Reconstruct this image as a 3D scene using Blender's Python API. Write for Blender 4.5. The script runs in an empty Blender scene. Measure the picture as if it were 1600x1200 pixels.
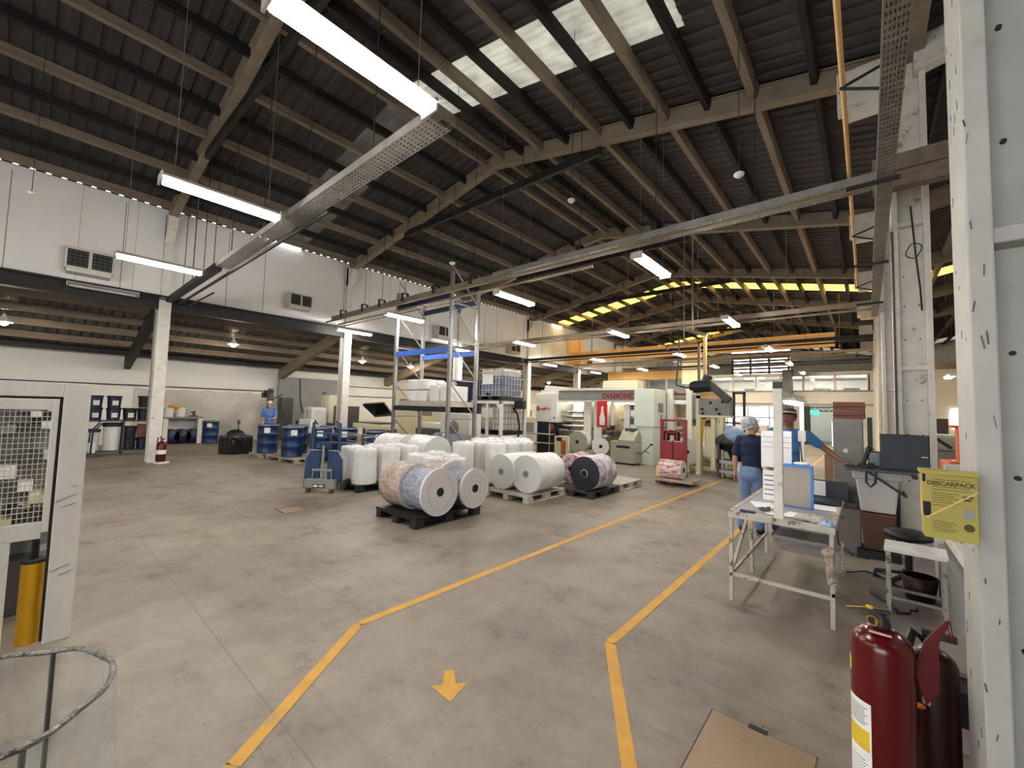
import bpy, math, random
from mathutils import Vector, Matrix, noise
random.seed(7)
PI = math.pi
D = bpy.data; SC = bpy.context.scene; COL = SC.collection

# ------------------------------------------------------------------ camera
CAM_Z = 1.7
def make_camera():
    yaw, pit, roll = math.radians(40.73), math.radians(3.36), math.radians(1.6)
    cy, sy, cp, sp = math.cos(yaw), math.sin(yaw), math.cos(pit), math.sin(pit)
    F = Vector((-sy*cp, cy*cp, sp)); R = Vector((cy, sy, 0)); U = R.cross(F)
    R2 = R*math.cos(roll) + U*math.sin(roll); U2 = -R*math.sin(roll) + U*math.cos(roll)
    M = Matrix((( R2.x, U2.x, -F.x, 0), (R2.y, U2.y, -F.y, 0), (R2.z, U2.z, -F.z, CAM_Z), (0, 0, 0, 1)))
    cd = D.cameras.new('camera'); cd.sensor_width = 36; cd.lens = 644.6/1600*36; cd.clip_start = .05; cd.clip_end = 300
    c = D.objects.new('camera', cd); COL.objects.link(c); c.matrix_world = M; SC.camera = c
make_camera()

# ------------------------------------------------------------------ world, sun, exposure
w = D.worlds.new('world'); SC.world = w; w.use_nodes = True
bg = w.node_tree.nodes['Background']; bg.inputs[0].default_value = (.90, .95, 1.0, 1); bg.inputs[1].default_value = 3.8
TUBE = 80.0
SC.view_settings.view_transform = 'Standard'; SC.view_settings.look = 'None'
SC.view_settings.gamma = 1; SC.view_settings.use_curve_mapping = False
SC.view_settings.exposure = 1.2

# ------------------------------------------------------------------ materials
def lin(h):
    h = h.lstrip('#'); o = []
    for i in (0, 2, 4):
        c = int(h[i:i+2], 16)/255
        o.append(c/12.92 if c <= .04045 else ((c+.055)/1.055)**2.4)
    return tuple(o)
MATS = {}
def mat(name, hexc, rough=.6, metal=0.0, var=.12, scale=4.0, bump=0.0, bscale=None, emit=0, alpha=1, second=None, stretch=None):
    if name in MATS: return MATS[name]
    m = D.materials.new(name); m.use_nodes = True; nt = m.node_tree; N = nt.nodes; L = nt.links
    b = N['Principled BSDF']; b.inputs['Roughness'].default_value = rough; b.inputs['Metallic'].default_value = metal
    c = lin(hexc); c2 = lin(second) if second else tuple(x*(1-var) for x in c)
    tc = N.new('ShaderNodeTexCoord'); mp = N.new('ShaderNodeMapping'); L.new(tc.outputs['Object'], mp.inputs[0])
    if stretch: mp.inputs['Scale'].default_value = stretch
    nz = N.new('ShaderNodeTexNoise'); nz.inputs['Scale'].default_value = scale; nz.inputs['Detail'].default_value = 6; nz.inputs['Roughness'].default_value = .62
    L.new(mp.outputs[0], nz.inputs['Vector'])
    rp = N.new('ShaderNodeValToRGB'); rp.color_ramp.elements[0].position = .36; rp.color_ramp.elements[1].position = .62
    rp.color_ramp.elements[0].color = (*c2, 1); rp.color_ramp.elements[1].color = (*c, 1)
    L.new(nz.outputs['Fac'], rp.inputs[0]); L.new(rp.outputs[0], b.inputs['Base Color'])
    if bump:
        n2 = N.new('ShaderNodeTexNoise'); n2.inputs['Scale'].default_value = bscale or scale*4; n2.inputs['Detail'].default_value = 4
        L.new(mp.outputs[0], n2.inputs['Vector'])
        bp = N.new('ShaderNodeBump'); bp.inputs['Strength'].default_value = bump; bp.inputs['Distance'].default_value = .05 if 'film' in name or 'wrapped' in name or 'plastic_sheet' in name else .02
        L.new(n2.outputs['Fac'], bp.inputs['Height']); L.new(bp.outputs[0], b.inputs['Normal'])
    if emit:
        b.inputs['Emission Color'].default_value = (*c, 1); b.inputs['Emission Strength'].default_value = emit
    if alpha < 1: b.inputs['Alpha'].default_value = alpha
    MATS[name] = m; return m
def translucent(name, hexc, mix=.5, rough=.4):
    m = D.materials.new(name); m.use_nodes = True; nt = m.node_tree; N = nt.nodes; L = nt.links
    N.remove(N['Principled BSDF']); out = N['Material Output']
    a = N.new('ShaderNodeBsdfDiffuse'); t = N.new('ShaderNodeBsdfTranslucent'); mx = N.new('ShaderNodeMixShader')
    tc = N.new('ShaderNodeTexCoord'); nz = N.new('ShaderNodeTexNoise'); nz.inputs['Scale'].default_value = 2.5; nz.inputs['Detail'].default_value = 6
    L.new(tc.outputs['Object'], nz.inputs['Vector'])
    rp = N.new('ShaderNodeValToRGB'); c = lin(hexc)
    rp.color_ramp.elements[0].position = .3; rp.color_ramp.elements[0].color = (*[x*.72 for x in c], 1)
    rp.color_ramp.elements[1].position = .6; rp.color_ramp.elements[1].color = (*c, 1)
    L.new(nz.outputs['Fac'], rp.inputs[0]); L.new(rp.outputs[0], a.inputs[0]); L.new(rp.outputs[0], t.inputs[0])
    mx.inputs[0].default_value = mix; L.new(a.outputs[0], mx.inputs[1]); L.new(t.outputs[0], mx.inputs[2]); L.new(mx.outputs[0], out.inputs[0])
    MATS[name] = m; return m

def floor_material():
    m = D.materials.new('worn_concrete'); m.use_nodes = True; nt = m.node_tree; N = nt.nodes; L = nt.links
    b = N['Principled BSDF']; tc = N.new('ShaderNodeTexCoord'); P = tc.outputs['Object']
    def nz(sc, det=8, ro=.6, vec=P):
        n = N.new('ShaderNodeTexNoise'); n.inputs['Scale'].default_value = sc; n.inputs['Detail'].default_value = det; n.inputs['Roughness'].default_value = ro
        L.new(vec, n.inputs['Vector']); return n.outputs['Fac']
    def ramp(f, stops):
        r = N.new('ShaderNodeValToRGB'); e = r.color_ramp.elements
        e[0].position, e[0].color = stops[0][0], (*stops[0][1], 1); e[1].position, e[1].color = stops[-1][0], (*stops[-1][1], 1)
        for p, c in stops[1:-1]:
            q = e.new(p); q.color = (*c, 1)
        L.new(f, r.inputs[0]); return r.outputs[0]
    def mul(a, c, f=1.0):
        x = N.new('ShaderNodeMixRGB'); x.blend_type = 'MULTIPLY'; x.inputs[0].default_value = f
        L.new(a, x.inputs[1]); L.new(c, x.inputs[2]); return x.outputs[0]
    base = ramp(nz(.55, 10, .68), [(.30, lin('#6d6459')), (.45, lin('#877c6f')), (.58, lin('#968b7d')), (.8, lin('#a5998d'))])
    st = ramp(nz(1.7, 9, .7), [(.34, (.48, .45, .42)), (.42, (.82, .80, .78)), (.55, (1, 1, 1))])
    fine = ramp(nz(22, 8, .85), [(.34, (.6, .58, .56)), (.46, (1, 1, 1)), (.8, (1.0, 1.0, 1.0))])
    vo = N.new('ShaderNodeTexVoronoi'); vo.inputs['Scale'].default_value = 3.4; L.new(P, vo.inputs['Vector'])
    spots = ramp(vo.outputs['Distance'], [(.02, (.3, .28, .26)), (.045, (1, 1, 1)), (.9, (1, 1, 1))])
    mp = N.new('ShaderNodeMapping'); mp.inputs['Scale'].default_value = (.25, 2.4, 1); L.new(P, mp.inputs[0])
    scuff = ramp(nz(1.6, 8, .7, mp.outputs[0]), [(.3, (.78, .76, .74)), (.45, (1, 1, 1)), (.9, (1, 1, 1))])
    big = ramp(nz(.35, 5, .55), [(.36, (.60, .57, .55)), (.44, (.92, .91, .90)), (.6, (1, 1, 1))])
    c = mul(mul(mul(mul(mul(base, big, .8), st, .95), fine, .7), spots, .8), scuff, .7)
    # warm drips band next to the column row
    sx = N.new('ShaderNodeSeparateXYZ'); L.new(P, sx.inputs[0])
    def line(comp, period, off, wdt):
        a = N.new('ShaderNodeMath'); a.operation = 'ADD'; a.inputs[1].default_value = off; L.new(sx.outputs[comp], a.inputs[0])
        md = N.new('ShaderNodeMath'); md.operation = 'PINGPONG'; md.inputs[1].default_value = period/2; L.new(a.outputs[0], md.inputs[0])
        lt = N.new('ShaderNodeMath'); lt.operation = 'LESS_THAN'; lt.inputs[1].default_value = wdt; L.new(md.outputs[0], lt.inputs[0]); return lt.outputs[0]
    j1 = line('Y', 1.94, -.97, .006)
    mx = N.new('ShaderNodeMath'); mx.operation = 'MULTIPLY'; mx.inputs[1].default_value = 1; L.new(j1, mx.inputs[0])
    dk = N.new('ShaderNodeMixRGB'); dk.inputs[2].default_value = (*lin('#6a5f55'), 1)
    jm = N.new('ShaderNodeMath'); jm.operation = 'MULTIPLY'; jm.inputs[1].default_value = .5; L.new(mx.outputs[0], jm.inputs[0])
    L.new(jm.outputs[0], dk.inputs[0]); L.new(c, dk.inputs[1]); L.new(dk.outputs[0], b.inputs['Base Color'])
    rr = N.new('ShaderNodeMapRange'); rr.inputs[3].default_value = .42; rr.inputs[4].default_value = .68; L.new(nz(1.1, 6), rr.inputs[0]); L.new(rr.outputs[0], b.inputs['Roughness'])
    bp = N.new('ShaderNodeBump'); bp.inputs['Strength'].default_value = .12; bp.inputs['Distance'].default_value = .01; L.new(nz(20, 6), bp.inputs['Height']); L.new(bp.outputs[0], b.inputs['Normal'])
    return m

def chipped(name, base, under, amount=.36, scale=9, rough=.55, sep=.03):
    m = mat(name, base, rough, 0, .08, scale)
    rp = [n for n in m.node_tree.nodes if n.type == 'VALTORGB'][0]
    rp.color_ramp.elements[0].position = amount-sep; rp.color_ramp.elements[1].position = amount
    rp.color_ramp.elements[0].color = (*lin(under), 1)
    e = rp.color_ramp.elements.new(min(.95, amount+.25)); e.color = (*lin(base), 1)
    rp.color_ramp.elements[1].color = (*[x*.86 for x in lin(base)], 1)
    return m

M = {
 'floor': floor_material(),
 'wall': mat('cream_wall_paint', '#ece9e2', .8, 0, .05, .8, .03, 6),
 'wall_grey': mat('grey_wall_paint', '#8d8d8c', .8, 0, .12, 1.2),
 'wall_far': mat('far_wall_panel', '#dcd5ca', .8, 0, .06, 1),
 'sheet': mat('aged_roof_sheet', '#4a4442', .75, 0, .35, 1.3, .1),
 'sheet_lean': mat('lean_to_roof_sheet', '#706d68', .75, 0, .35, 1.3, .1),
 'purlin': mat('concrete_purlin', '#8c7c6a', .85, 0, .3, 3, .1, stretch=(3, .4, 3)),
 'purlin_dark': mat('dark_purlin', '#241f1d', .85, 0, .3, 3),
 'rafter': mat('aged_rafter_paint', '#93836f', .8, 0, .3, 2.5, .08),
 'beam_dark': mat('dark_steel_beam', '#2c2826', .6, .2, .3, 4),
 'column': chipped('chipped_white_column', '#e6dfd3', '#9a8d7e', .37, 6, .6, .05),
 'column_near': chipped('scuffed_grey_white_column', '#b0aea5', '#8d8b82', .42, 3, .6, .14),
 'tray': mat('galvanised_tray', '#a8a39b', .5, .5, .25, 5),
 'tube_paint': chipped('chipped_tube_paint', '#bfb8a8', '#6b5f50', .42, 14, .6, .03),
 'lamp_mid': mat('soft_glowing_lamp', '#fff8ee', .5, 0, 0, 1, emit=28),
 'yellow_line': chipped('worn_yellow_floor_paint', '#d9a13a', '#a68f6a', .4, 6, .6, .12),
 'yellow': mat('yellow_enamel', '#e2a80c', .4, 0, .1, 3),
 'white': mat('white_enamel', '#e9e7e2', .4, 0, .05, 3),
 'offwhite': mat('off_white_enamel', '#e0dbcb', .45, 0, .06, 2),
 'mint': mat('pale_green_white_panel', '#dce2d2', .45, 0, .05, 2),
 'greygreen': mat('grey_green_enamel', '#a3a38c', .5, 0, .1, 3),
 'black': mat('black_plastic', '#1b1b1d', .5, 0, .3, 5),
 'blackglass': mat('dark_screen', '#15171b', .2, 0, .1, 2),
 'charcoal': mat('charcoal_monitor_plastic', '#2c2f36', .55, 0, .12, 5),
 'navy': mat('navy_blue_steel', '#1d2750', .5, 0, .25, 2),
 'blue_drum': mat('blue_drum_paint', '#12335a', .4, .1, .25, 3),
 'blue_cart': mat('blue_stacker_paint', '#123a60', .45, .1, .3, 5),
 'blue_beam': mat('blue_rack_beam', '#3160b8', .45, 0, .15, 4),
 'steel': mat('galvanised_steel', '#a9aaa8', .4, .7, .2, 8),
 'grey': mat('mid_grey_paint', '#8f8c86', .55, .1, .15, 4),
 'darkgrey': mat('dark_grey_paint', '#4e4c4a', .5, .1, .2, 4),
 'chrome': mat('bright_roller_metal', '#cfcdc8', .22, .9, .06, 5),
 'film_white': mat('white_stretch_film', '#f1efeb', .18, 0, .09, 3, .8, 9, stretch=(1, 1, .35)),
 'film_end': mat('white_roll_end', '#d3d4ce', .45, 0, .05, 3, .15, 6),
 'film_brown': mat('brown_wrapped_film', '#c3ad9f', .16, 0, .3, 9, .8, 16, second='#a8917f'),
 'film_grey': mat('grey_wrapped_film', '#a9aab5', .14, 0, .3, 18, .9, 18, second='#7f8191'),
 'film_print': mat('printed_lilac_film', '#e6dfe3', .35, 0, .3, 7, .4, 12, second='#8f7f93'),
 'film_pink': mat('printed_pink_film', '#e6d3cd', .35, 0, .3, 8, .9, 9, second='#a9616a'),
 'film_red': mat('printed_red_film', '#ece6df', .4, 0, .3, 6, .2, 8, second='#b04a46', stretch=(1, 1, 4)),
 'flange': mat('pale_cardboard_flange', '#d5d1d0', .5, 0, .05, 3, .05),
 'flange_black': mat('black_roll_end', '#23232b', .45, 0, .2, 8),
 'core': mat('dark_core_hole', '#1a1412', .8, 0, .1, 3),
 'cardboard': mat('brown_cardboard', '#9b7a58', .8, 0, .15, 4),
 'wood': mat('pale_pallet_wood', '#b5a48e', .8, 0, .3, 5, .15, stretch=(1, 6, 6)),
 'wood_white': mat('whitewashed_pallet_wood', '#cfc6b7', .8, 0, .25, 5, .15, stretch=(1, 6, 6)),
 'wood_red': mat('red_brown_wood', '#7c4331', .5, 0, .3, 3, .05, stretch=(.6, 1, 6)),
 'pallet_black': mat('black_plastic_pallet', '#212023', .5, 0, .3, 5),
 'pallet_grey': mat('dark_grey_pallet', '#3d3b3b', .6, 0, .3, 5),
 'red': mat('red_extinguisher_enamel', '#560509', .22, 0, .06, 2),
 'red_dull': mat('dull_red_paint', '#8c1f22', .4, 0, .15, 3),
 'red_label': mat('bright_red_print', '#c41f22', .5, 0, .05, 3),
 'orange': mat('orange_paint', '#d9641c', .45, 0, .1, 3),
 'brass': mat('brass_gauge', '#b09a5a', .35, .8, .1, 5),
 'label_white': mat('white_paper_label', '#e8e6e0', .7, 0, .05, 20),
 'label_yellow': mat('yellow_paper_label', '#d9b52c', .7, 0, .05, 20),
 'paper': mat('white_paper', '#f0efec', .8, 0, .03, 10),
 'ink': mat('dark_print', '#2b2a26', .8, 0, .1, 10),
 'sharps': mat('yellow_carton', '#a89a45', .6, 0, .06, 4),
 'sharps_ink': mat('olive_print', '#4d4a1c', .8, 0, .1, 10),
 'lamp': mat('glowing_tube', '#fffcf9', .5, 0, 0, 1, emit=TUBE),
 'lamp_far': mat('glowing_bulb', '#fff2dc', .5, 0, 0, 1, emit=130),
 'lamp_desk': mat('glowing_desk_tube', '#fffcf9', .5, 0, 0, 1, emit=9),
 'fixture': mat('white_lamp_housing', '#cfc8bc', .4, .1, .1, 5),
 'exit': mat('green_lit_sign', '#35c79b', .5, 0, 0, 1, emit=.9),
 'glow_panel': mat('self_lit_panel', '#dfe6ee', .5, 0, 0, 1, emit=1.6),  # emission stands in for daylight in window panes and a bright strip
 'skin_dark': mat('brown_skin', '#87584a', .55, 0, .1, 6),
 'skin_light': mat('light_brown_skin', '#b98a72', .55, 0, .08, 6),
 'shirt_navy': mat('navy_cotton', '#17233f', .9, 0, .15, 8, .2, 20),
 'shirt_blue': mat('blue_work_shirt', '#4474a8', .85, 0, .12, 6, .2, 14),
 'shirt_lightblue': mat('light_blue_work_shirt', '#5b82bd', .85, 0, .12, 6, .2, 14),
 'jeans': mat('pale_blue_denim', '#7287a8', .9, 0, .18, 7, .2, 30),
 'trousers': mat('dark_trousers', '#2c3448', .9, 0, .1, 8),
 'hairnet': mat('white_hairnet', '#d4d4da', .7, 0, .3, 22, .3, 60, second='#98949b'),
 'cap_dark': mat('dark_maroon_cap', '#3a2a2e', .9, 0, .1, 8),
 'cap_white': mat('white_cap', '#dddcd8', .9, 0, .05, 8),
 'hair': mat('dark_hair', '#1d1512', .7, 0, .1, 8),
 'shoe': mat('dark_shoe', '#23211f', .6, 0, .1, 8),
 'eye': mat('eye_white', '#d8d2ca', .3, 0, .02, 8),
 'bin_white': mat('white_plastic_bin', '#d2cfc9', .45, 0, .05, 3),
 'bin_brown': mat('brown_plastic_bin', '#6b4a3c', .4, 0, .15, 3),
 'mat_brown': chipped('tan_steel_hatch', '#9c8163', '#7b5a4c', .42, 1.6, .5, .12),
 'ledge': mat('pale_purple_grey_concrete', '#8f8580', .7, 0, .15, 3, .1),
 'ring': mat('crinkled_metal_ring', '#8e8c86', .25, .8, .4, 25, .8, 60),
 'blue_frame': mat('bright_blue_plastic', '#2f7fd6', .4, 0, .06, 5),
 'clear_board': mat('milky_plastic_board', '#a79b8e', .35, 0, .1, 4),
 'bluebag': mat('light_blue_plastic_film', '#9db9d6', .3, 0, .3, 6, .8, 9),
 'blackbag': mat('black_plastic_film', '#15151a', .22, 0, .3, 6, .9, 8),
 'creambox': mat('cream_cabinet', '#e2dab4', .5, 0, .06, 2),
 'ibc_plastic': mat('milky_tank_plastic', '#d9d2c4', .35, 0, .1, 3),
 'ibc_liquid': mat('blue_grey_tank_plastic', '#6f7796', .35, 0, .15, 3),
 'machine_inside': mat('warm_machine_interior', '#dcc79a', .6, 0, .25, 5),
 'louvre': mat('red_brown_louvre', '#6d3b2c', .7, 0, .15, 4),
 'gantry': mat('yellow_gantry_paint', '#f0c079', .5, 0, .1, 2),
 'sky_white': translucent('white_roof_light', '#c4c1b8', .5),
 'sky_dirty': translucent('dirty_roof_light', '#77746d', .45),
 'sky_yellow': translucent('yellow_roof_light', '#ffe79a', .8),
 'sheet_plastic': mat('milky_plastic_sheet', '#ddd6ca', .25, 0, .2, 1.4, 1.0, 3, alpha=.75),
 'clear_bag': mat('clear_bag_film', '#c3ccc6', .1, 0, .1, 3, 1.0, 14, alpha=.24),
 'glass': mat('window_glass', '#b9c8d4', .08, 0, .02, 1, alpha=.35),
 'mesh_wire': mat('pale_wire_mesh', '#c9c4ba', .5, .3, .1, 5),
 'alu': mat('brushed_aluminium_frame', '#e0dbd2', .4, .25, .14, 3, .04, stretch=(1, 1, .3)),
 'duct_dark': mat('dark_motor_paint', '#25272e', .5, .2, .3, 6),
}
def tint(name, hexc):
    return mat(name, hexc, .6, 0, .12, 4)

# ------------------------------------------------------------------ mesh builder
class MB:
    def __init__(s): s.v = []; s.f = []; s.sm = []; s.mi = []; s.T = Matrix()
    def add(s, vs, fs, smooth=False, mi=0):
        o = len(s.v); s.v += [tuple(s.T @ Vector(v)) for v in vs]
        for f in fs: s.f.append(tuple(i+o for i in f)); s.sm.append(smooth); s.mi.append(mi)
        return s
    def box(s, x0, x1, y0, y1, z0, z1, mi=0):
        return s.add([(x0,y0,z0),(x1,y0,z0),(x1,y1,z0),(x0,y1,z0),(x0,y0,z1),(x1,y0,z1),(x1,y1,z1),(x0,y1,z1)],
            [(0,3,2,1),(4,5,6,7),(0,1,5,4),(1,2,6,5),(2,3,7,6),(3,0,4,7)], False, mi)
    def obox(s, c, sz, rot, mi=0):
        T = s.T; s.T = T @ Matrix.Translation(c) @ rot.to_4x4()
        s.box(-sz[0]/2, sz[0]/2, -sz[1]/2, sz[1]/2, -sz[2]/2, sz[2]/2, mi); s.T = T; return s
    def bar(s, p0, p1, a, b, up=(0,0,1), mi=0):           # box along p0-p1; a across, b along up
        p0, p1 = Vector(p0), Vector(p1); d = p1-p0; L = d.length; d.normalize(); u = Vector(up)
        if abs(d.dot(u)) > .99: u = Vector((1,0,0))
        r = d.cross(u).normalized(); u = r.cross(d)
        R = Matrix((r, d, u)).transposed(); return s.obox((p0+p1)/2, (a, L, b), R, mi)
    def cyl(s, p0, p1, r0, r1=None, n=20, cap=True, mi=0, capmi=None):
        if r1 is None: r1 = r0
        p0, p1 = Vector(p0), Vector(p1); d = (p1-p0).normalized(); u = Vector((0,0,1)) if abs(d.z) < .9 else Vector((1,0,0))
        a = d.cross(u).normalized(); b = d.cross(a)
        A = [p0+(a*math.cos(2*PI*i/n)+b*math.sin(2*PI*i/n))*r0 for i in range(n)]
        B = [p1+(a*math.cos(2*PI*i/n)+b*math.sin(2*PI*i/n))*r1 for i in range(n)]
        s.add(A+B, [(i, (i+1) % n, n+(i+1) % n, n+i) for i in range(n)], True, mi)
        if cap:
            cm = mi if capmi is None else capmi
            if r0 > 1e-4: s.add(A, [tuple(range(n-1, -1, -1))], False, cm)
            if r1 > 1e-4: s.add(B, [tuple(range(n))], False, cm)
        return s
    def tube(s, pts, r, n=8, mi=0, closed=False):
        P = [Vector(p) for p in pts]; k = len(P); rings = []; u = None
        for i, p in enumerate(P):
            if closed: d = P[(i+1) % k]-P[i-1]
            else: d = P[min(i+1, k-1)]-P[max(i-1, 0)]
            d.normalize()
            if u is None: u = Vector((0,0,1)) if abs(d.z) < .9 else Vector((1,0,0))
            a = d.cross(u).normalized(); u = a.cross(d).normalized()
            rings.append([p+(a*math.cos(2*PI*j/n)+u*math.sin(2*PI*j/n))*r for j in range(n)])
        vs = [v for rg in rings for v in rg]; fs = []
        for i in range(k if closed else k-1):
            o, q = i*n, ((i+1) % k)*n
            for j in range(n): fs.append((o+j, o+(j+1) % n, q+(j+1) % n, q+j))
        if not closed: fs += [tuple(range(n-1, -1, -1)), tuple(range((k-1)*n, k*n))]
        return s.add(vs, fs, True, mi)
    def lathe(s, prof, c=(0,0,0), axis='Z', n=28, mi=0, wob=0, seed=0, smooth=True):
        vs = []; c = Vector(c)
        for k, (r, h) in enumerate(prof):
            for i in range(n):
                a = 2*PI*i/n; q = Vector((math.cos(a)*2, math.sin(a)*2, h*2.5+seed*7.3))
                rr = r*(1+wob*noise.noise(q*1.7)) if wob else r
                x, y = rr*math.cos(a), rr*math.sin(a)
                v = {'Z': (x, y, h), 'Y': (x, h, y), 'X': (h, x, y)}[axis]
                vs.append(c+Vector(v))
        fs = []
        for k in range(len(prof)-1):
            for i in range(n):
                f = (k*n+i, k*n+(i+1) % n, (k+1)*n+(i+1) % n, (k+1)*n+i)
                fs.append(f if axis != 'Y' else f[::-1])
        return s.add(vs, fs, smooth, mi)
    def prism(s, poly, axis, a0, a1, mi=0):
        def P(u, v, w): return {'X': (w, u, v), 'Y': (u, w, v), 'Z': (u, v, w)}[axis]
        n = len(poly); vs = [P(u, v, a0) for u, v in poly]+[P(u, v, a1) for u, v in poly]
        return s.add(vs, [tuple(range(n)), tuple(range(2*n-1, n-1, -1))]+[(i, i+n, (i+1) % n+n, (i+1) % n) for i in range(n)], False, mi)
    def ell(s, c, r, rot=None, nu=20, nv=12, mi=0):
        R = rot or Matrix.Identity(3); c = Vector(c); vs = []; fs = []
        for j in range(nv+1):
            t = PI*j/nv
            for i in range(nu):
                a = 2*PI*i/nu; vs.append(c+R@Vector((r[0]*math.sin(t)*math.cos(a), r[1]*math.sin(t)*math.sin(a), r[2]*math.cos(t))))
        for j in range(nv):
            for i in range(nu): fs.append((j*nu+i, (j+1)*nu+i, (j+1)*nu+(i+1) % nu, j*nu+(i+1) % nu))
        return s.add(vs, fs, True, mi)
    def cap(s, p0, p1, r0, r1=None, mi=0):
        r1 = r0 if r1 is None else r1
        s.cyl(p0, p1, r0, r1, 16, True, mi); s.ell(p0, (r0,)*3, None, 14, 8, mi); return s.ell(p1, (r1,)*3, None, 14, 8, mi)
    def limb(s, pts, mi=0):                                # pts = [(point, radius)...]
        for (a, ra), (b, rb) in zip(pts, pts[1:]): s.cap(a, b, ra, rb, mi)
        return s
    def build(s, name, mats, parent=None, bevel=0, loc=None):
        me = D.meshes.new(name); me.from_pydata(s.v, [], s.f)
        for m in (mats if isinstance(mats, (list, tuple)) else [mats]): me.materials.append(M[m] if isinstance(m, str) else m)
        me.polygons.foreach_set('use_smooth', s.sm); me.polygons.foreach_set('material_index', s.mi); me.update()
        o = D.objects.new(name, me); COL.objects.link(o)
        if parent: o.parent = parent
        if loc: o.location = loc
        if bevel:
            b = o.modifiers.new('bevel', 'BEVEL'); b.width = bevel; b.segments = 2; b.limit_method = 'ANGLE'
        return o

def tag(o, label=None, cat=None, group=None, kind=None):
    if label: o['label'] = label
    if cat: o['category'] = cat
    if group: o['group'] = group
    if kind: o['kind'] = kind
    return o
def thing(name, label, cat, loc=(0,0,0), rz=0, group=None):
    o = D.objects.new(name, None); COL.objects.link(o); o.location = loc; o.rotation_euler.z = rz; o.empty_display_size = .1
    return tag(o, label, cat, group)
def copy_tree(o, parent=None):
    c = o.copy(); COL.objects.link(c)
    if parent: c.parent = parent
    for ch in [x for x in D.objects if x.parent == o]: copy_tree(ch, c)
    return c
def dup(o, loc, rz=0, label=None, group=None):
    c = copy_tree(o); c.location = loc; c.rotation_euler.z = rz
    if label: c['label'] = label
    if group: c['group'] = group
    return c
def struct(name, b, m, bevel=0):
    return tag(b.build(name, m, None, bevel), kind='structure')
def lettering(text, size, m, parent, loc, rot, name='lettering', depth=.002, bold=False, align='CENTER'):
    cu = D.curves.new('t', 'FONT'); cu.body = text; cu.size = size; cu.extrude = depth; cu.align_x = align; cu.align_y = 'CENTER'
    if bold: cu.offset = size*.04
    t = D.objects.new('t', cu); COL.objects.link(t)
    dg = bpy.context.evaluated_depsgraph_get(); me = D.meshes.new_from_object(t.evaluated_get(dg)); D.objects.remove(t); D.curves.remove(cu)
    me.materials.clear(); me.materials.append(M[m]); o = D.objects.new(name, me); COL.objects.link(o)
    o.parent = parent; o.location = loc; o.rotation_euler = rot; return o
def Rz(a): return Matrix.Rotation(a, 3, 'Z')
def Rx(a): return Matrix.Rotation(a, 3, 'X')
def Ry(a): return Matrix.Rotation(a, 3, 'Y')
ORD = ['first', 'second', 'third', 'fourth', 'fifth', 'sixth', 'seventh', 'eighth', 'ninth', 'tenth', 'eleventh', 'twelfth']

# ------------------------------------------------------------------ the building
XL, XR, XW, YF, YB = -14.5, .3, -20.6, 31.5, -9.0
FR = [-8.1, -3.0, 2.2, 7.4, 12.9, 18.1, 23.4, 28.7]        # frame positions
def zr(x):                                                 # purlin plane height
    if x < XL: return 4.72+(x-XL)*(1.5/6.1)
    if x <= -7.1: return 6.75+(x-XL)*(1.3/7.4)
    if x <= XR+.15: return 8.05-(x+7.1)*(1.5/7.55)
    if x <= 8.0: return 6.55+(x-.45)*(1.5/7.55)
    return 8.05-(x-8.0)*(1.5/7.55)
struct('floor', MB().box(-21, 16, YB, 46, -.2, 0), 'floor')
def corrugated(b, x0, x1, y0, y1, dz=.13, th=.012):
    pitch, h = .25, .032; ys = []; y = y0
    while y < y1-1e-6:
        for dy, z in ((0, 0), (.13, 0), (.155, h), (.225, h)):
            if y+dy < y1: ys.append((y+dy, z))
        y += pitch
    ys.append((y1, 0)); za, zb = zr(x0)+dz, zr(x1)+dz
    if abs(x0-XL) < .01 and x1 > XL: za = 6.75+dz
    if abs(x1-XL) < .01 and x0 < XL: zb = 4.72+dz
    n = len(ys); vs = [(x0, yy, za+z) for yy, z in ys]+[(x1, yy, zb+z) for yy, z in ys]
    vs += [(x, yy, zz+th) for x, yy, zz in vs]
    fs = [(i, i+1, n+i+1, n+i) for i in range(n-1)]+[(2*n+i, 3*n+i, 3*n+i+1, 2*n+i+1) for i in range(n-1)]
    b.add(vs, fs)
WS, YS, YS2, WS2 = (4.55, 5.65), (20.4, 21.5), (33.2, 34.2), (41.2, 43.4)   # skylight strips
END = 44.0
b = MB()
segs = [(YB, WS[0]), (WS[1], YS[0]), (YS[1], YS2[0]), (YS2[1], WS2[0]), (WS2[1], END)]
for s0, s1 in segs:
    corrugated(b, XL, -7.1, s0, s1); corrugated(b, -7.1, .45, s0, s1); corrugated(b, .45, 8.0, s0, s1); corrugated(b, 8.0, 15.5, s0, s1)
struct('ceiling', b, 'sheet')
b = MB(); corrugated(b, XW-.3, XL, YB, END); struct('ceiling', b, 'sheet_lean')
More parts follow.
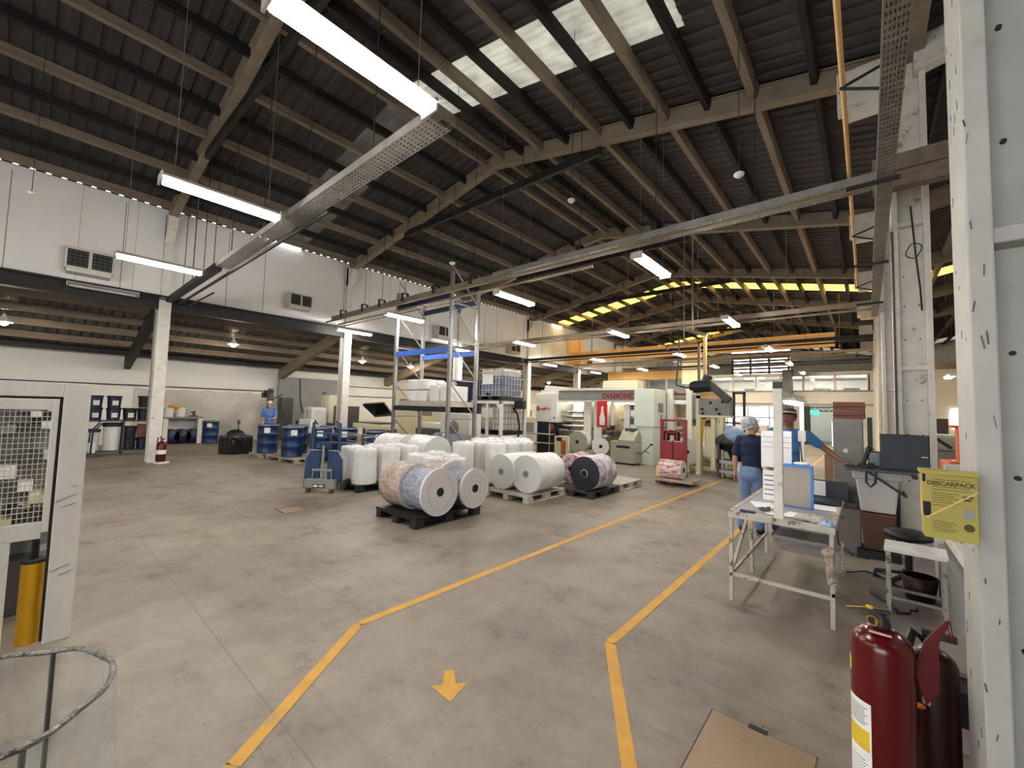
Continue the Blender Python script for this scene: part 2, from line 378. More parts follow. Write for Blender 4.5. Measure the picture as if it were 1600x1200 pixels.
for (s0, s1), m, w1 in ((WS, 'sky_white', 'white nearest'), (YS, 'sky_yellow', 'yellow mid-hall'), (YS2, 'sky_yellow', 'yellow far'), (WS2, 'sky_white', 'white farthest')):
    for xa, xb, sd_ in ((XL+.1, -7.1, 'main roof left slope'), (-7.1, .45, 'main roof right slope'), (.45, 8.0, 'neighbouring bay roof')):
        if m == 'sky_white' and s0 < 10 and xa > 0: 
            b = MB(); corrugated(b, xa, xb, s0, s1); struct('ceiling', b, 'sheet'); continue
        if m == 'sky_white' and s0 < 10 and xa > -8: 
            b = MB(); corrugated(b, -1.85, xb, s0, s1); struct('ceiling', b, 'sheet'); xb = -1.85
        if s0 > 33 and s0 < 35 and xa > -8:
            b = MB(); corrugated(b, xa, xb, s0, s1); struct('ceiling', b, 'sheet'); continue
        b = MB(); corrugated(b, xa, xb, s0, s1)
        tag(b.build('roof_light', 'sky_dirty' if (m == 'sky_white' and xb < -5 and s0 < 10) else m), '%s roof light strip, %s' % (w1, sd_), 'skylight')
    for xa, xb in ((8.0, 15.5),):
        b = MB(); corrugated(b, xa, xb, s0, s1); struct('ceiling', b, 'sheet')

# walls
struct('wall_left', MB().box(XW-.15, XW, YB, 7.3, 0, 3.4).box(XW-.15, XW, 7.3, END, 0, 3.4), 'wall')
b = MB().box(XL-.12, XL, YB, END, 4.4, 6.9); struct('wall_upper_left', b, 'wall')
b = MB()
for y in (-.6, 1.3, 3.6, 4.6, 9.6, 11.2, 15.5, 20.5): b.box(XL, XL+.006, y-.008, y+.008, 4.45, 6.75)
struct('trim_1', b, 'grey')
struct('wall_back', MB().box(XW, -5, YB-.15, YB, 0, 8.3).box(2.5, 16, YB-.15, YB, 0, 8.3).box(-5, 2.5, YB-.15, YB, 3.2, 8.3), 'wall')
struct('wall_right', MB().box(15.5, 15.65, YB, END, 0, 7), 'wall')
struct('wall_right_bay', MB().box(.9, 15.5, 26.0, 26.2, 0, 3.95), 'wall_far')
struct('trim_2', MB().box(.6, 15.5, 25.7, 26.25, 3.95, 4.2), 'rafter')
# far office wall with opening and upper windows
b = MB(); y0, y1 = YF, YF+.15
b.box(XW, -8.6, y0, y1, 0, 3.3).box(-8.6, -3.6, y0, y1, 0, .9).box(-8.6, -3.6, y0, y1, 2.3, 3.3).box(-3.6, -3.05, y0, y1, 0, 3.3).box(-1.45, .9, y0, y1, 0, 3.3).box(-3.05, -1.45, y0, y1, 2.34, 3.3)
b.box(XW, .9, y0, y1, 4.22, 4.45)
xs = [-13.0, -11.6, -10.1, -8.6, -7.0, -5.6, -4.2, -3.0, -1.45, .1]
for x in xs: b.box(x-.06, x+.06, y0, y1, 3.3, 4.22)
b.box(XW, -13.0, y0, y1, 3.3, 4.22).box(.1, .9, y0, y1, 3.3, 4.22)
struct('wall_far', b, 'wall_far')
b = MB()
for a, c in zip(xs, xs[1:]): b.box(a+.06, c-.06, y0+.05, y0+.06, 3.3, 4.22)
struct('window_1', b, 'glass')
b = MB()
for k in range(4): b.box(-8.55+k*1.25, -7.4+k*1.25, y0+.05, y0+.06, .95, 2.25)
struct('window_3', b, 'glow_panel')  # panes glow by emission in place of daylight
b = MB().box(XW, .9, y0-.06, y0, 2.42, 2.5).box(XW, .9, y0-.08, y0, 3.24, 3.32).box(XW, -4, y0-.05, y0, 1.5, 1.58)
struct('trim_3', b, 'grey')
struct('wall_office_back', MB().box(XW, .9, 37.0, 37.15, 0, 4.3), 'wall')
struct('floor_office', MB().box(XW, .9, YF+.15, 37.0, 2.9, 3.1), 'grey')
struct('ceiling_office', MB().box(XW, .9, YF+.15, 37.0, 4.4, 4.46), 'wall')
# gable glazing with louvres
b = MB().box(XW, -9.8, 43.8, 44, 0, 9).box(-5.1, 15.6, 43.8, 44, 0, 9).box(-9.8, -5.1, 43.8, 44, 0, 5.4)
struct('wall_gable', b, 'wall_far')
b = MB()
for k in range(6): b.box(-9.8, -5.1, 43.7, 43.8, 5.55+k*.36, 5.72+k*.36)
for x in (-9.7, -8.2, -6.7, -5.2): b.box(x-.08, x+.08, 43.62, 43.8, 5.4, 7.5)
tag(b.build('louvre_screen', 'louvre'), 'red-brown horizontal louvres across the bright far gable opening', 'louvre')

# columns
def column(name, x0, x1, y0, h, label, m='column', group=None, stiff=(2.38,)):
    t = thing(name, label, 'column', ((x0+x1)/2, y0+.17, 0), 0, group)
    a = (x1-x0)/2; b = MB()
    b.box(-a, -a+.065, -.17, .17, 0, h).box(a-.065, a, -.17, .17, 0, h).box(-a+.05, a-.05, -.05, .05, 0, h)
    for z in stiff: b.box(-a+.05, a-.05, -.15, .15, z-.04, z+.02)
    b.build('shaft', m, t, .006)
    return t
for k, y in enumerate(FR[2:]):
    lab = 'scuffed white H-section column nearest the camera, yellow box hung on it' if k == 0 else \
        'white H-section column behind the monitor, looped cable hanging on it' if k == 1 else \
        'white H-section column in the right row, %s from the camera' % ORD[k]
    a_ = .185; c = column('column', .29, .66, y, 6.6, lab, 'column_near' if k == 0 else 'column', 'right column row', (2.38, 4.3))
    if k == 0:
        random.seed(21); bb = MB()
        for q in range(26):
            z = random.uniform(.5, 3.6); y = random.uniform(-.13, .13); l = random.uniform(.008, .04)
            bb.bar((-a_-.0008, y, z), (-a_-.0008, y+random.uniform(-.3, .3)*l, z+l), .0012, random.uniform(.003, .009), (0, 1, 0))
        for q in range(12):
            z = random.uniform(.5, 3.4); x = random.uniform(-a_+.005, -a_+.055); l = random.uniform(.01, .05)
            bb.bar((x, -.171, z), (x+random.uniform(-.2, .2)*l, -.171, z+l), random.uniform(.002, .006), .0012, (0, 1, 0))
        bb.build('scuff_mark', 'darkgrey', c)
    if k < 2:
        bb = MB()
        for z in (.9, 1.5, 1.95, 2.75, 3.2, 3.6):
            for x in (-.07, .07): bb.cyl((x, -.052, z), (x, -.065, z), .009, n=8)
        bb.build('bolt_hole', 'ink', c)
for k, y in enumerate(FR[2:]):
    t = thing('column', 'white column under the gutter beam on the left, %s from the camera' % ORD[k], 'column', (XL, y, 0), 0, 'left column row')
    MB().box(-.19, -.13, -.13, .13, 0, 4.35).box(.13, .19, -.13, .13, 0, 4.35).box(-.14, .14, -.05, .05, 0, 4.35).build('shaft', 'column', t, .005)
    MB().box(.02, .14, -.1, .1, 4.4, 6.7).prism([(.02, 6.7), (.02, 6.0), (.12, 6.0), (.45, 6.35), (.45, 6.6)], 'Y', -.1, .1).build('bracket', 'column', t)
    MB().cyl((.0, -.16, .9), (.0, -.16, 4.2), .018, n=8).build('conduit', 'grey', t)
# rafters with haunches
for k, y in enumerate(FR+[34.0]):
    nth = 'behind the camera' if k < 2 else '%s from the camera' % ORD[k-2]
    t = thing('roof_rafter', 'beige gable rafter pair with dark collar tie across the main hall, %s' % nth if k > 1 else 'gable rafter pair over the camera, %s' % ('farther back' if k == 0 else 'just behind'), 'rafter', (-7.1, y, 0), 0, 'main hall rafters')
    b = MB(); T, B = .1, -.2
    pl = [(XL+.1+7.1, 6.75+B), (XL+.1+7.1, 6.75+T), (0, 8.05+T), (7.45, 6.57+T), (7.45, 6.57+B), (0, 8.05+B)]
    b.prism(pl, 'Y', -.06, .06)
    for (xa, za), (xb, zb) in (((XL+7.2, 6.75), (0, 8.05)), ((0, 8.05), (7.45, 6.57))):
        b.bar((xa, 0, za+B), (xb, 0, zb+B), .18, .03); b.bar((xa, 0, za+T), (xb, 0, zb+T), .18, .03)
    b.build('rafter_beam', 'rafter', t)
    MB().bar((-3.9, 0, 7.1), (3.0, 0, 7.1), .09, .17).build('collar_tie', 'beam_dark', t)
    MB().box(6.85, 7.4, -.14, .14, 6.1, 6.62).box(6.95, 7.4, -.12, .12, 5.98, 6.1).build('haunch', 'column', t, .01)
for k, y in enumerate(FR[2:]):
    b = MB(); b.prism([(.55, 6.3), (.55, 6.75), (8, 8.12), (8, 7.8)], 'Y', y-.08, y+.1)
    tag(b.build('roof_rafter', 'column' if k < 2 else 'rafter'), 'rafter of the neighbouring bay rising right of the column row, %s from the camera' % ORD[k], 'rafter', 'neighbouring bay rafters')
    b = MB(); b.prism([(XL-.05, 4.25), (XL-.05, 4.62), (XW+.1, 3.15), (XW+.1, 2.75), (XW+.3, 2.72)], 'Y', y-.08, y+.08)
    tag(b.build('roof_rafter', 'beam_dark' if k == 0 else 'rafter'), 'sloping lean-to rafter on the left, %s from the camera' % ORD[k], 'rafter', 'lean-to rafters')
# purlins
def purlins(xs, sgn, where, nm):
    for k, x in enumerate(xs):
        dark = k % 2 == 1
        z = zr(x); sl = math.atan2(zr(x+.05)-zr(x-.05), .1) if abs(x+7.1) > .1 else 0
        b = MB(); b.obox((x, (YB+END)/2, z+.01), ((.115 if xs[-1] > -10 else .09) if not dark else .085, END-YB, .18), Ry(-sl))
        o = b.build('roof_purlin', 'purlin_dark' if dark else 'purlin')
        tag(o, '%s roof purlin on the %s, %s from the ridge' % ('dark brown' if dark else 'beige', where, ORD[k]), 'purlin', nm)
purlins([-7.38-.0, -8.2, -9.06, -9.9, -10.74, -11.6, -12.38, -13.2, -14.0], -1, 'left slope', 'left slope purlins')
purlins([-6.82, -6.2, -5.62, -4.9, -4.12, -3.4, -2.72, -2.0, -1.3, -.5], 1, 'right slope', 'right slope purlins')
purlins([.95, 1.9, 2.7, 3.6, 4.4, 5.3, 6.2, 7.1][::-1], 1, 'neighbouring bay roof', 'neighbouring bay purlins')
for k, x in enumerate([-15.3, -16.3, -17.3, -18.3, -19.4, -20.3]):
    b = MB().box(x-.04, x+.04, YB, END, zr(x)-.08, zr(x)+.12)
    tag(b.build('roof_purlin', 'beam_dark' if k in (0, 5) else 'purlin'), 'lean-to roof purlin on the left, %s below the gutter beam' % ORD[k], 'purlin', 'lean-to purlins')
tag(MB().box(XL-.16, XL+.1, YB, END, 4.12, 4.42).box(XL-.1, XL+.2, YB, END, 4.42, 4.47).build('gutter_beam', 'beam_dark'), 'long dark gutter beam along the foot of the upper left wall', 'beam')
tag(MB().box(XR+.05, XR+.35, YB, END, 6.55, 6.75).build('gutter_beam', 'rafter'), 'long valley gutter beam over the right column row', 'beam')

# ------------------------------------------------------------------ ceiling services
def light(x, y, z, label, group, far=False, length=1.25):
    t = thing('fluorescent_light', label, 'ceiling light', (x, y, z), 0, group)
    L = length/2
    h = MB(); h.prism([(-.12, .03), (-.05, .09), (.05, .09), (.12, .03), (.11, .025), (.045, .075), (-.045, .075), (-.11, .025)], 'Y', -L, L)
    for s in (-1, 1): h.box(-.1, .1, s*L-.01, s*L+.01, -.03, .08)
    h.build('housing', 'fixture', t)
    for s in (-1, 1):
        MB().cyl((s*.055, -L+.03, -.005), (s*.055, L-.03, -.005), .019, n=10).build('tube', 'lamp_far' if far else 'lamp', t)
    w_ = MB()
    top = zr(x)+.14
    for s in (-1, 1): w_.cyl((0, s*L*.8, .09), (0, s*L*.8, max(.2, top-z)), .0035, n=5)
    w_.build('hanger_wire', 'purlin', t)
    return t
rows = [(-2.78, 'over the walkway'), (-6.1, 'in the middle row of the main hall'), (-10.05, 'over the rolls and drums')]
ys = [-4.6, .78, 6.2, 11.65, 17.4, 22.8, 28.1]
for x, where in rows:
    for k, y in enumerate(ys):
        nth = 'behind the camera' if k == 0 else '%s from the camera' % ORD[k-1]
        light(x, y+.65+(.25 if x == -6.1 and k == 2 else 0), 4.2, 'twin-tube fluorescent light %s, %s' % (where, nth), 'main hall fluorescent lights', k > 3)
for k, y in enumerate([6.6, 11.9, 18.4, 23.6]):
    light(-13.62, y+.65, 4.2, 'twin-tube fluorescent light beside the gutter beam, %s' % ORD[k], 'gutter side fluorescent lights', k > 1)
light(3.9, 1.0, 4.6, 'fluorescent light in the neighbouring bay near the camera', 'neighbouring bay lights')
light(4.2, 7.5, 4.6, 'fluorescent light in the neighbouring bay beyond the monitor column', 'neighbouring bay lights')
light(3.2, 16, 4.6, 'fluorescent light in the neighbouring bay far back', 'neighbouring bay lights')
light(2.2, 20.5, 3.2, 'low fluorescent light before the far wall of the neighbouring bay', 'neighbouring bay lights', True)
t = light(-14.15, 1.0, 4.3, 'unlit fluorescent tube along the gutter beam above the left column', 'gutter side fluorescent lights')
for ch in t.children:
    if ch.name.startswith('tube'): ch.data.materials[0] = M['white']
def bell(x, y, z, label):
    t = thing('high_bay_lamp', label, 'ceiling light', (x, y, z), 0, 'lean-to bulbs')
    MB().lathe([(.03, .22), (.05, .14), (.16, .02), (.165, .0)], n=20).build('shade', 'white', t)
    MB().ell((0, 0, .0), (.09, .09, .09), None, 16, 10).build('bulb', 'lamp_far', t)
    MB().cyl((0, 0, .2), (0, 0, max(.3, zr(x)-z)), .008, n=6).build('cord', 'ink', t)
for k, (x, y, z) in enumerate([(-17.2, 9.6, 3.62), (-17.2, 12.2, 3.62), (-17.4, 15.4, 3.5), (-17.2, 19.0, 3.6), (-17.2, 24, 3.6), (-17.2, 4.6, 3.7), (-17.3, -.6, 3.6)]):  # last bulb is added outside the view to brighten the lean-to
    bell(x, y, z, 'bright bulb under the lean-to roof, %s' % ['above the grey partition', 'behind the rack uprights', 'beside the upper white tank', 'behind the machine housing', 'at the far end', 'above the drums', 'added out of view left of the shelf'][k])

def tray(b, p0, p1, w_, h, slots=True):                    # perforated channel
    p0, p1 = Vector(p0), Vector(p1); d = (p1-p0); L = d.length; d.normalize(); r = d.cross(Vector((0,0,1)))
    n = int(L/.07)
    for s in (-1, 1):
        b.bar(p0+r*s*w_/2+Vector((0,0,h*.5)), p1+r*s*w_/2+Vector((0,0,h*.5)), .008, h)
    for k in range(-3, 4):
        b.bar(p0+r*k*w_/6.2, p1+r*k*w_/6.2, w_/12, .006)
    for i in range(n):
        c = p0+d*(i+.5)*L/n; b.obox(c, (.035 if abs(d.x) > .5 else w_, w_ if abs(d.x) > .5 else .035, .005), Matrix.Identity(3))
b = MB(); tray(b, (-3.0, 2.35, 4.36), (-9.8, 2.35, 4.36), .24, .09)
t = thing('cable_tray', 'perforated cable tray running left from the end of the nearest light', 'cable tray', (0,0,0))
b.build('channel', 'tray', t)
MB().box(-14.3, -9.8, 2.2, 2.34, 4.3, 4.42).cyl((-14.3, 2.48, 4.3), (-5.5, 2.48, 4.3), .03, n=10).cyl((-13.9, 2.6, 4.2), (-12.1, 2.75, 4.32), .02, n=8).build('pipe', 'beam_dark', t)
for x in (-4.2, -5.9, -7.6, -9.3, -10.5, -11.3, -12.3, -13.2): MB().cyl((x, 2.35, 4.36), (x, 2.35, zr(x)+.14), .008, n=5).build('hanger_rod', 'ink', t)
t = thing('cable_tray', 'long overhead tray and pipe run crossing the hall behind the monitor column', 'cable tray', (0,0,0))
b = MB(); tray(b, (.3, 6.8, 4.66), (-6.4, 6.8, 4.66), .3, .1); b.build('channel', 'tray', t)
b = MB(); tray(b, (15, 6.8, 4.72), (.1, 6.8, 4.72), .26, .2); b.box(.1, 15, 6.7, 6.9, 4.66, 4.86); b.box(.1, 15, 6.45, 6.6, 4.42, 4.56); b.build('heavy_channel', 'purlin', t)
b = MB().box(-14.3, -6.0, 6.73, 6.86, 4.62, 4.76).cyl((-14.3, 6.55, 4.52), (.3, 6.55, 4.55), .028, n=10).cyl((-14.2, 6.95, 4.5), (-4, 6.95, 4.5), .03, n=10).cyl((-14.2, 7.1, 4.46), (-8, 7.1, 4.46), .02, n=8)
b.build('pipe', 'rafter', t)
for x in (-13.6, -12.2, -11.2, -10.0, -8.6, -7.2, -5.7, -4.2, -2.7, -1.2): MB().cyl((x, 6.8, 4.7), (x, 6.8, zr(x)+.14), .008, n=5).box(x-.05, x+.05, 6.7, 6.72, 4.66, 4.9).box(x-.05, x+.05, 6.88, 6.9, 4.66, 4.9).box(x-.05, x+.05, 6.7, 6.9, 4.89, 4.9).build('hanger_rod', 'ink', t)
t = thing('cable_tray', 'perforated grey cable tray running away along the right column row', 'cable tray', (0,0,0))
b = MB(); tray(b, (.185, -3.5, 4.2), (.185, 13.4, 4.2), .13, .09); b.box(.12, .25, -3.5, 13.4, 4.21, 4.225); b.build('channel', 'tray', t)
for y in (-.6, 5.6, 8.6, 11.6): MB().box(-.13, .3, y-.015, y+.015, 4.14, 4.18).build('bracket', 'ink', t)
t = thing('pipe', 'thin yellow gas pipe hung beside the right cable tray', 'pipe', (0,0,0))
MB().cyl((-.12, -3.5, 4.8), (-.12, 12.8, 4.8), .022, n=10).build('pipe_run', 'gantry', t)
for y in (4.75, 8.9, 12.5): MB().cyl((-.14, y, 4.77), (.3, y+.1, 4.95), .013, n=6).cyl((-.14, y, 4.77), (.3, y+.1, 4.62), .013, n=6).build('bracket', 'black', t)
for k, (x, y, z0) in enumerate([(-14.3, 13.2, 4.45), (-14.3, 17.6, 4.3), (-13.5, 21.5, 4.35), (-12, 25, 4.35)]):
    b = MB().box(x, .2, y-.05, y+.05, z0, z0+.12).cyl((x, y+.2, z0-.05), (.2, y+.2, z0-.05), .03, n=8).cyl((x, y-.2, z0-.1), (-3, y-.2, z0-.1), .022, n=8)
    for j in range(6):
        xx = x+1.2+j*2.3; b.cyl((xx, y, z0), (xx, y, zr(xx)), .009, n=5)
    tag(b.build('overhead_pipe_run', 'rafter' if k % 2 == 0 else 'beam_dark'), 'overhead bundle of pipes crossing the hall, %s beyond the rack' % ORD[k], 'pipe', 'far overhead pipe runs')
# yellow gantry girder
t = thing('gantry_girder', 'long orange-yellow girder crossing the far part of the hall', 'girder', (0, 21.9, 0))
b = MB().box(-14.1, -.97, -.06, .06, 4.72, 5.24).box(-14.1, -.97, -.14, .14, 5.22, 5.27).box(-14.1, -.97, -.14, .14, 4.69, 4.74)
for k in range(12): b.box(-13.6+k*1.1, -13.57+k*1.1, -.1, -.05, 4.74, 5.22)
b.build('web_plate', 'gantry', t)
for x in (-12.6, -9.2, -5.8, -2.4): MB().cyl((x, 0, 5.25), (x, 0, zr(x)+.14), .015, n=6).build('hanger_rod', 'ink', t)
tag(MB().box(-14.38, -13.4, 22.1, 22.3, 4.5, 6.3).build('yellow_panel', 'gantry'), 'yellow panel painting the skylight glow at the left end of the orange-yellow girder', 'panel')  # panel colour stands in for yellow skylight glow on the wall
t = thing('gantry_girder', 'second orange-yellow girder low behind the first one', 'girder', (0, 27, 0))
MB().box(-14.1, -7.5, -.06, .06, 3.9, 4.5).build('web_plate', 'gantry', t)
for x in (-13, -10.5, -8): MB().cyl((x, 0, 4.48), (x, 0, zr(x)+.14), .015, n=6).build('hanger_rod', 'ink', t)
tag(MB().box(-8.3, -7.2, 25.1, 25.3, 3.4, 5.2).build('yellow_panel', 'creambox'), 'pale yellow panel hanging behind the press header', 'panel')
# sensors
for k, (x, y, z) in enumerate([(-3.25, 5, 4.78), (-1.04, 5, 4.38), (-5.87, 5, 4.39), (-10.0, -.2, 4.9)]):
    t = thing('smoke_detector', 'small white detector hanging on a wire, %s' % ['left of the walkway light', 'above the right purlins', 'above the rack', 'at the top left of the hall'][k], 'detector', (x, y, z), 0, 'hanging detectors')
    MB().lathe([(0, -.03), (.03, -.03), (.055, -.005), (.055, .012), (0, .02)], n=16).build('head', 'white', t)
    MB().cyl((0, 0, .02), (0, 0, zr(x)-z+.14), .005, n=5).build('wire', 'ink', t)

# air coolers on the upper wall
def cooler(y, z, label, s=1.0):
    t = thing('air_cooler', label, 'air cooler', (XL, y, z), 0, 'wall air coolers')
    MB().box(0, .42, -.42*s, .42*s, -.25*s, .25*s).build('casing', 'fixture', t, .01)
    for q in (-1, 1):
        g = MB().box(.42, .425, min(q*.03, q*.38)*s, max(q*.03, q*.38)*s, -.2*s, .2*s).build('grille', 'ink', t)
        f = MB()
        for k in range(5): f.box(.425, .44, min(q*.03, q*.38)*s, max(q*.03, q*.38)*s, (-.17+k*.08)*s, (-.155+k*.08)*s)
        for k in range(4): f.box(.425, .445, (q*(.07+k*.09))*s-.005, (q*(.07+k*.09))*s+.005, -.2*s, .2*s)
        f.build('slat', 'darkgrey', g)
    MB().box(0, .4, -.38*s, .38*s, -.33*s, -.25*s).build('drip_tray', 'fixture', t)
cooler(.72, 4.95, 'dark-grilled box air cooler on the upper wall, the leftmost', 1.0)
cooler(5.6, 5.05, 'box air cooler on the upper wall between the two left columns', .85)
cooler(11.75, 5.0, 'box air cooler on the upper wall seen through the rack', .95)
cooler(16.6, 4.9, 'small far box air cooler on the upper wall beyond the rack', .9)
cooler(24.3, 4.9, 'dark box air cooler on the upper wall below the orange-yellow girder', .9)

# ------------------------------------------------------------------ floor markings
def strip_line(pts, w_):
    b = MB()
    for (x0, y0), (x1, y1) in zip(pts, pts[1:]):
        d = Vector((x1-x0, y1-y0)).normalized(); n = Vector((-d.y, d.x))*w_/2
        b.add([(x0-n.x, y0-n.y, .0025), (x1-n.x, y1-n.y, .0025), (x1+n.x, y1+n.y, .0025), (x0+n.x, y0+n.y, .0025)], [(0, 1, 2, 3)])
    return b
tag(strip_line([(-2.0, .0), (-2.27, .72), (-2.62, 1.21), (-3.01, 1.76), (-2.97, 6), (-2.82, 12.6), (-2.7, 30)], .075).build('floor_line', 'yellow_line'), 'bent yellow line on the floor, left edge of the walkway', 'floor marking')
tag(strip_line([(-.45, 1.2), (-.89, 1.97), (-1.46, 2.88), (-1.46, 6.2), (-1.45, 31)], .075).build('floor_line', 'yellow_line'), 'bent yellow line on the floor, right edge of the walkway', 'floor marking')
b = MB(); d = Vector((-.26, .22)).normalized(); n = Vector((d.y, -d.x)); c = Vector((-1.85, 1.68))
P = lambda u, v: (c.x+d.x*u+n.x*v, c.y+d.y*u+n.y*v, .0026)
b.add([P(0, 0), P(.16, .11), P(.155, .035), P(.29, .03), P(.29, -.035), P(.155, -.04), P(.15, -.115)], [(0, 1, 2, 3, 4, 5, 6)])
tag(b.build('floor_arrow', 'yellow_line'), 'worn yellow arrow painted on the walkway floor pointing to the camera', 'floor marking')
t = thing('floor_hatch', 'tan square steel hatch set in the floor, bottom of the view', 'hatch', (-.47, 2.36, 0))
MB().box(-.23, .25, -.3, .3, 0, .006).build('plate', 'mat_brown', t)
MB().box(-.237, -.23, -.3, .307, 0, .003).box(-.237, .257, .3, .307, 0, .003).build('frame', 'ink', t)
MB().box(-.05, .04, .285, .325, .0, .0075).build('lifting_slot', 'ink', t)
t = thing('floor_drain_cover', 'flush square drain cover with dark edge in the open floor left', 'drain cover', (-6.95, 2.78, 0)); MB().box(-.17, .17, -.15, .15, 0, .003).build('cover', 'mat_brown', t); MB().box(-.19, .17, -.165, -.15, 0, .004).box(-.19, -.175, -.165, .16, 0, .004).build('edge_gap', 'ink', t)
tag(MB().box(.0, 4.5, 3.2, 26, 0, .012).build('floor_slab', 'ledge'), 'purplish grey concrete strip on the floor under the stool', 'floor slab')

# ------------------------------------------------------------------ pallets
def pallet(name, label, loc, sx, sy, m, rz=0, h=.14):
    t = thing(name, label, 'pallet', loc, rz)
    b = MB(); n = 7; sw = sx/n
    for k in range(n): b.box(-sx/2+k*sw+.008, -sx/2+(k+1)*sw-.008, -sy/2, sy/2, h-.022, h)
    for y in (-sy/2+.05, 0, sy/2-.05): b.box(-sx/2, sx/2, y-.05, y+.05, h-.04, h-.022)
    b.build('deck', m, t)
    for x in (-sx/2+.07, 0, sx/2-.07):
        b = MB().box(x-.06, x+.06, -sy/2, sy/2, 0, .02)
        for y in (-sy/2+.08, 0, sy/2-.08): b.box(x-.06, x+.06, y-.075, y+.075, .02, h-.04)
        b.build('runner', m, t)
    return t
pallet('plastic_pallet', 'black plastic pallet under the grey and brown wrapped reels', (-5.21, 4.16, 0), 1.0, 1.26, 'pallet_black', h=.15)
pallet('plastic_pallet', 'black plastic pallet under the standing white rolls behind the blue stacker', (-7.95, 4.9, 0), 1.15, 1.5, 'pallet_black')
pallet('wooden_pallet', 'whitewashed wooden pallet under the two big white reels', (-5.15, 6.5, 0), 1.1, 1.25, 'wood_white')
pallet('wooden_pallet', 'dark grey pallet under the black-ended printed reel', (-4.47, 7.62, 0), .98, 1.15, 'pallet_grey')
pallet('wooden_pallet', 'empty pale wooden pallet behind the black-ended reel', (-4.52, 8.82, 0), 1.05, 1.1, 'wood_white')
pallet('wooden_pallet', 'wooden pallet under the large white reels behind the black pallet', (-8.2, 6.35, 0), 1.6, 1.5, 'wood')
pallet('wooden_pallet', 'wooden pallet under the standing white rolls in the middle', (-6.6, 7.1, 0), 1.4, 2.4, 'wood')

# ------------------------------------------------------------------ reels lying down: axis along local Y, front at y=0
def reel(name, label, loc, rz, r, L, m, endm, coremat='core', ring=False, group=None, wob=.02, plug=False, flange=False, seed=0):
    t = thing(name, label, 'reel', loc, rz, group)
    rb = r-(.03 if flange else 0)
    prof = [(rb*.985, .0), (rb, .012)]+[(rb*(1+random.uniform(-1, 1)*wob*.25), L*k/10) for k in range(1, 10)]+[(rb, L-.012), (rb*.985, L)]
    MB().lathe(prof, (0, 0, r), 'Y', 40, wob=wob, seed=seed).build('wrapped_film', m, t)
    if flange:
        e = MB().cyl((0, -.012, r), (0, .03, r), r, n=48).build('flange', endm, t, .004)
    else:
        e = MB().cyl((0, -.004, r), (0, .006, r), rb*.985, n=44).build('end_face', endm, t); MB().cyl((0, L-.006, r), (0, L+.004, r), rb*.985, n=44).build('end_face', endm, t)
    q = MB()
    y = -.014 if flange else -.006
    if ring:
        for rr in ((.72, .70), (.42, .40)) if ring == 2 else ((.70, .685),):
            n = 40; vs = []
            for i in range(n):
                a = 2*PI*i/n
                for k in rr: vs.append((r*k*math.cos(a), y-.004, r+r*k*math.sin(a)))
            for i in range(n):
                a = 2*PI*i/n
                for k in rr: vs.append((r*k*math.cos(a), y+.01, r+r*k*math.sin(a)))
            fs = []
            for i in range(n):
                j = (i+1) % n; fs += [(2*i, 2*i+1, 2*j+1, 2*j), (2*i+1, 2*n+2*i+1, 2*n+2*j+1, 2*j+1), (2*i, 2*j, 2*n+2*j, 2*n+2*i)]
            q.add(vs, fs)
        q.build('embossed_ring', 'fixture', e)
    MB().cyl((0, y-.004, r), (0, y+.02, r), .062, n=24).build('core_hole', coremat, t)
    if plug: MB().lathe([(.062, -.02), (.078, -.02), (.078, .0), (.062, .0)], (0, y+.006, r), 'Y', 24).build('core_tube', plug, t)
    return t
reel('film_reel', 'grey wrapped reel with plain white flange, front corner of the black pallet', (-4.62, 3.86, .15), PI/2, .335, .5, 'film_grey', 'flange', ring=1, flange=True, seed=1)
reel('film_reel', 'brown wrapped reel behind the front white-flanged one', (-5.16, 3.86, .15), PI/2, .335, .5, 'film_brown', 'flange', wob=.03, seed=2)
reel('film_reel', 'grey wrapped reel with ringed white flange, right on the black pallet', (-4.62, 4.55, .15), PI/2, .3, .5, 'film_grey', 'flange', ring=2, flange=True, seed=3)
reel('film_reel', 'brown wrapped reel at the back of the black pallet', (-5.16, 4.55, .15), PI/2, .33, .48, 'film_brown', 'flange', wob=.03, seed=4, flange=True)
reel('film_reel', 'large white reel with dull green-white end, left on the whitewashed pallet', (-5.36, 5.98, .14), 0, .335, .95, 'film_white', 'film_end', ring=False, seed=5, coremat='grey')
reel('film_reel', 'large white reel under glossy film, right on the whitewashed pallet', (-4.8, 6.04, .14), .06, .35, .85, 'film_white', 'film_end', seed=6, coremat='grey', wob=.03)
reel('film_reel', 'pink printed crumpled reel behind the two white reels', (-4.78, 7.55, .14), .2, .31, .7, 'film_pink', 'film_pink', seed=7, wob=.12)
reel('film_reel', 'black-ended reel in printed lilac film on the dark pallet', (-4.2, 7.12, .14), 0, .33, .72, 'film_print', 'flange_black', seed=8, plug='steel', wob=.05)
reel('film_reel', 'large plain white reel with a grey end standing behind the black pallet', (-7.6, 6.25, .14), PI/2, .43, .9, 'film_white', 'film_end', seed=9, coremat='grey')
reel('film_reel', 'large white reel in cloudy wrap, left of the plain one', (-8.35, 5.98, .14), PI/2+.2, .43, .8, 'film_white', 'film_end', seed=10, coremat='grey', wob=.05)
reel('film_reel', 'dark grey patterned reel lying behind the white reels', (-8.15, 7.75, .35), PI/2, .3, 1.3, 'film_grey', 'grey', seed=11)
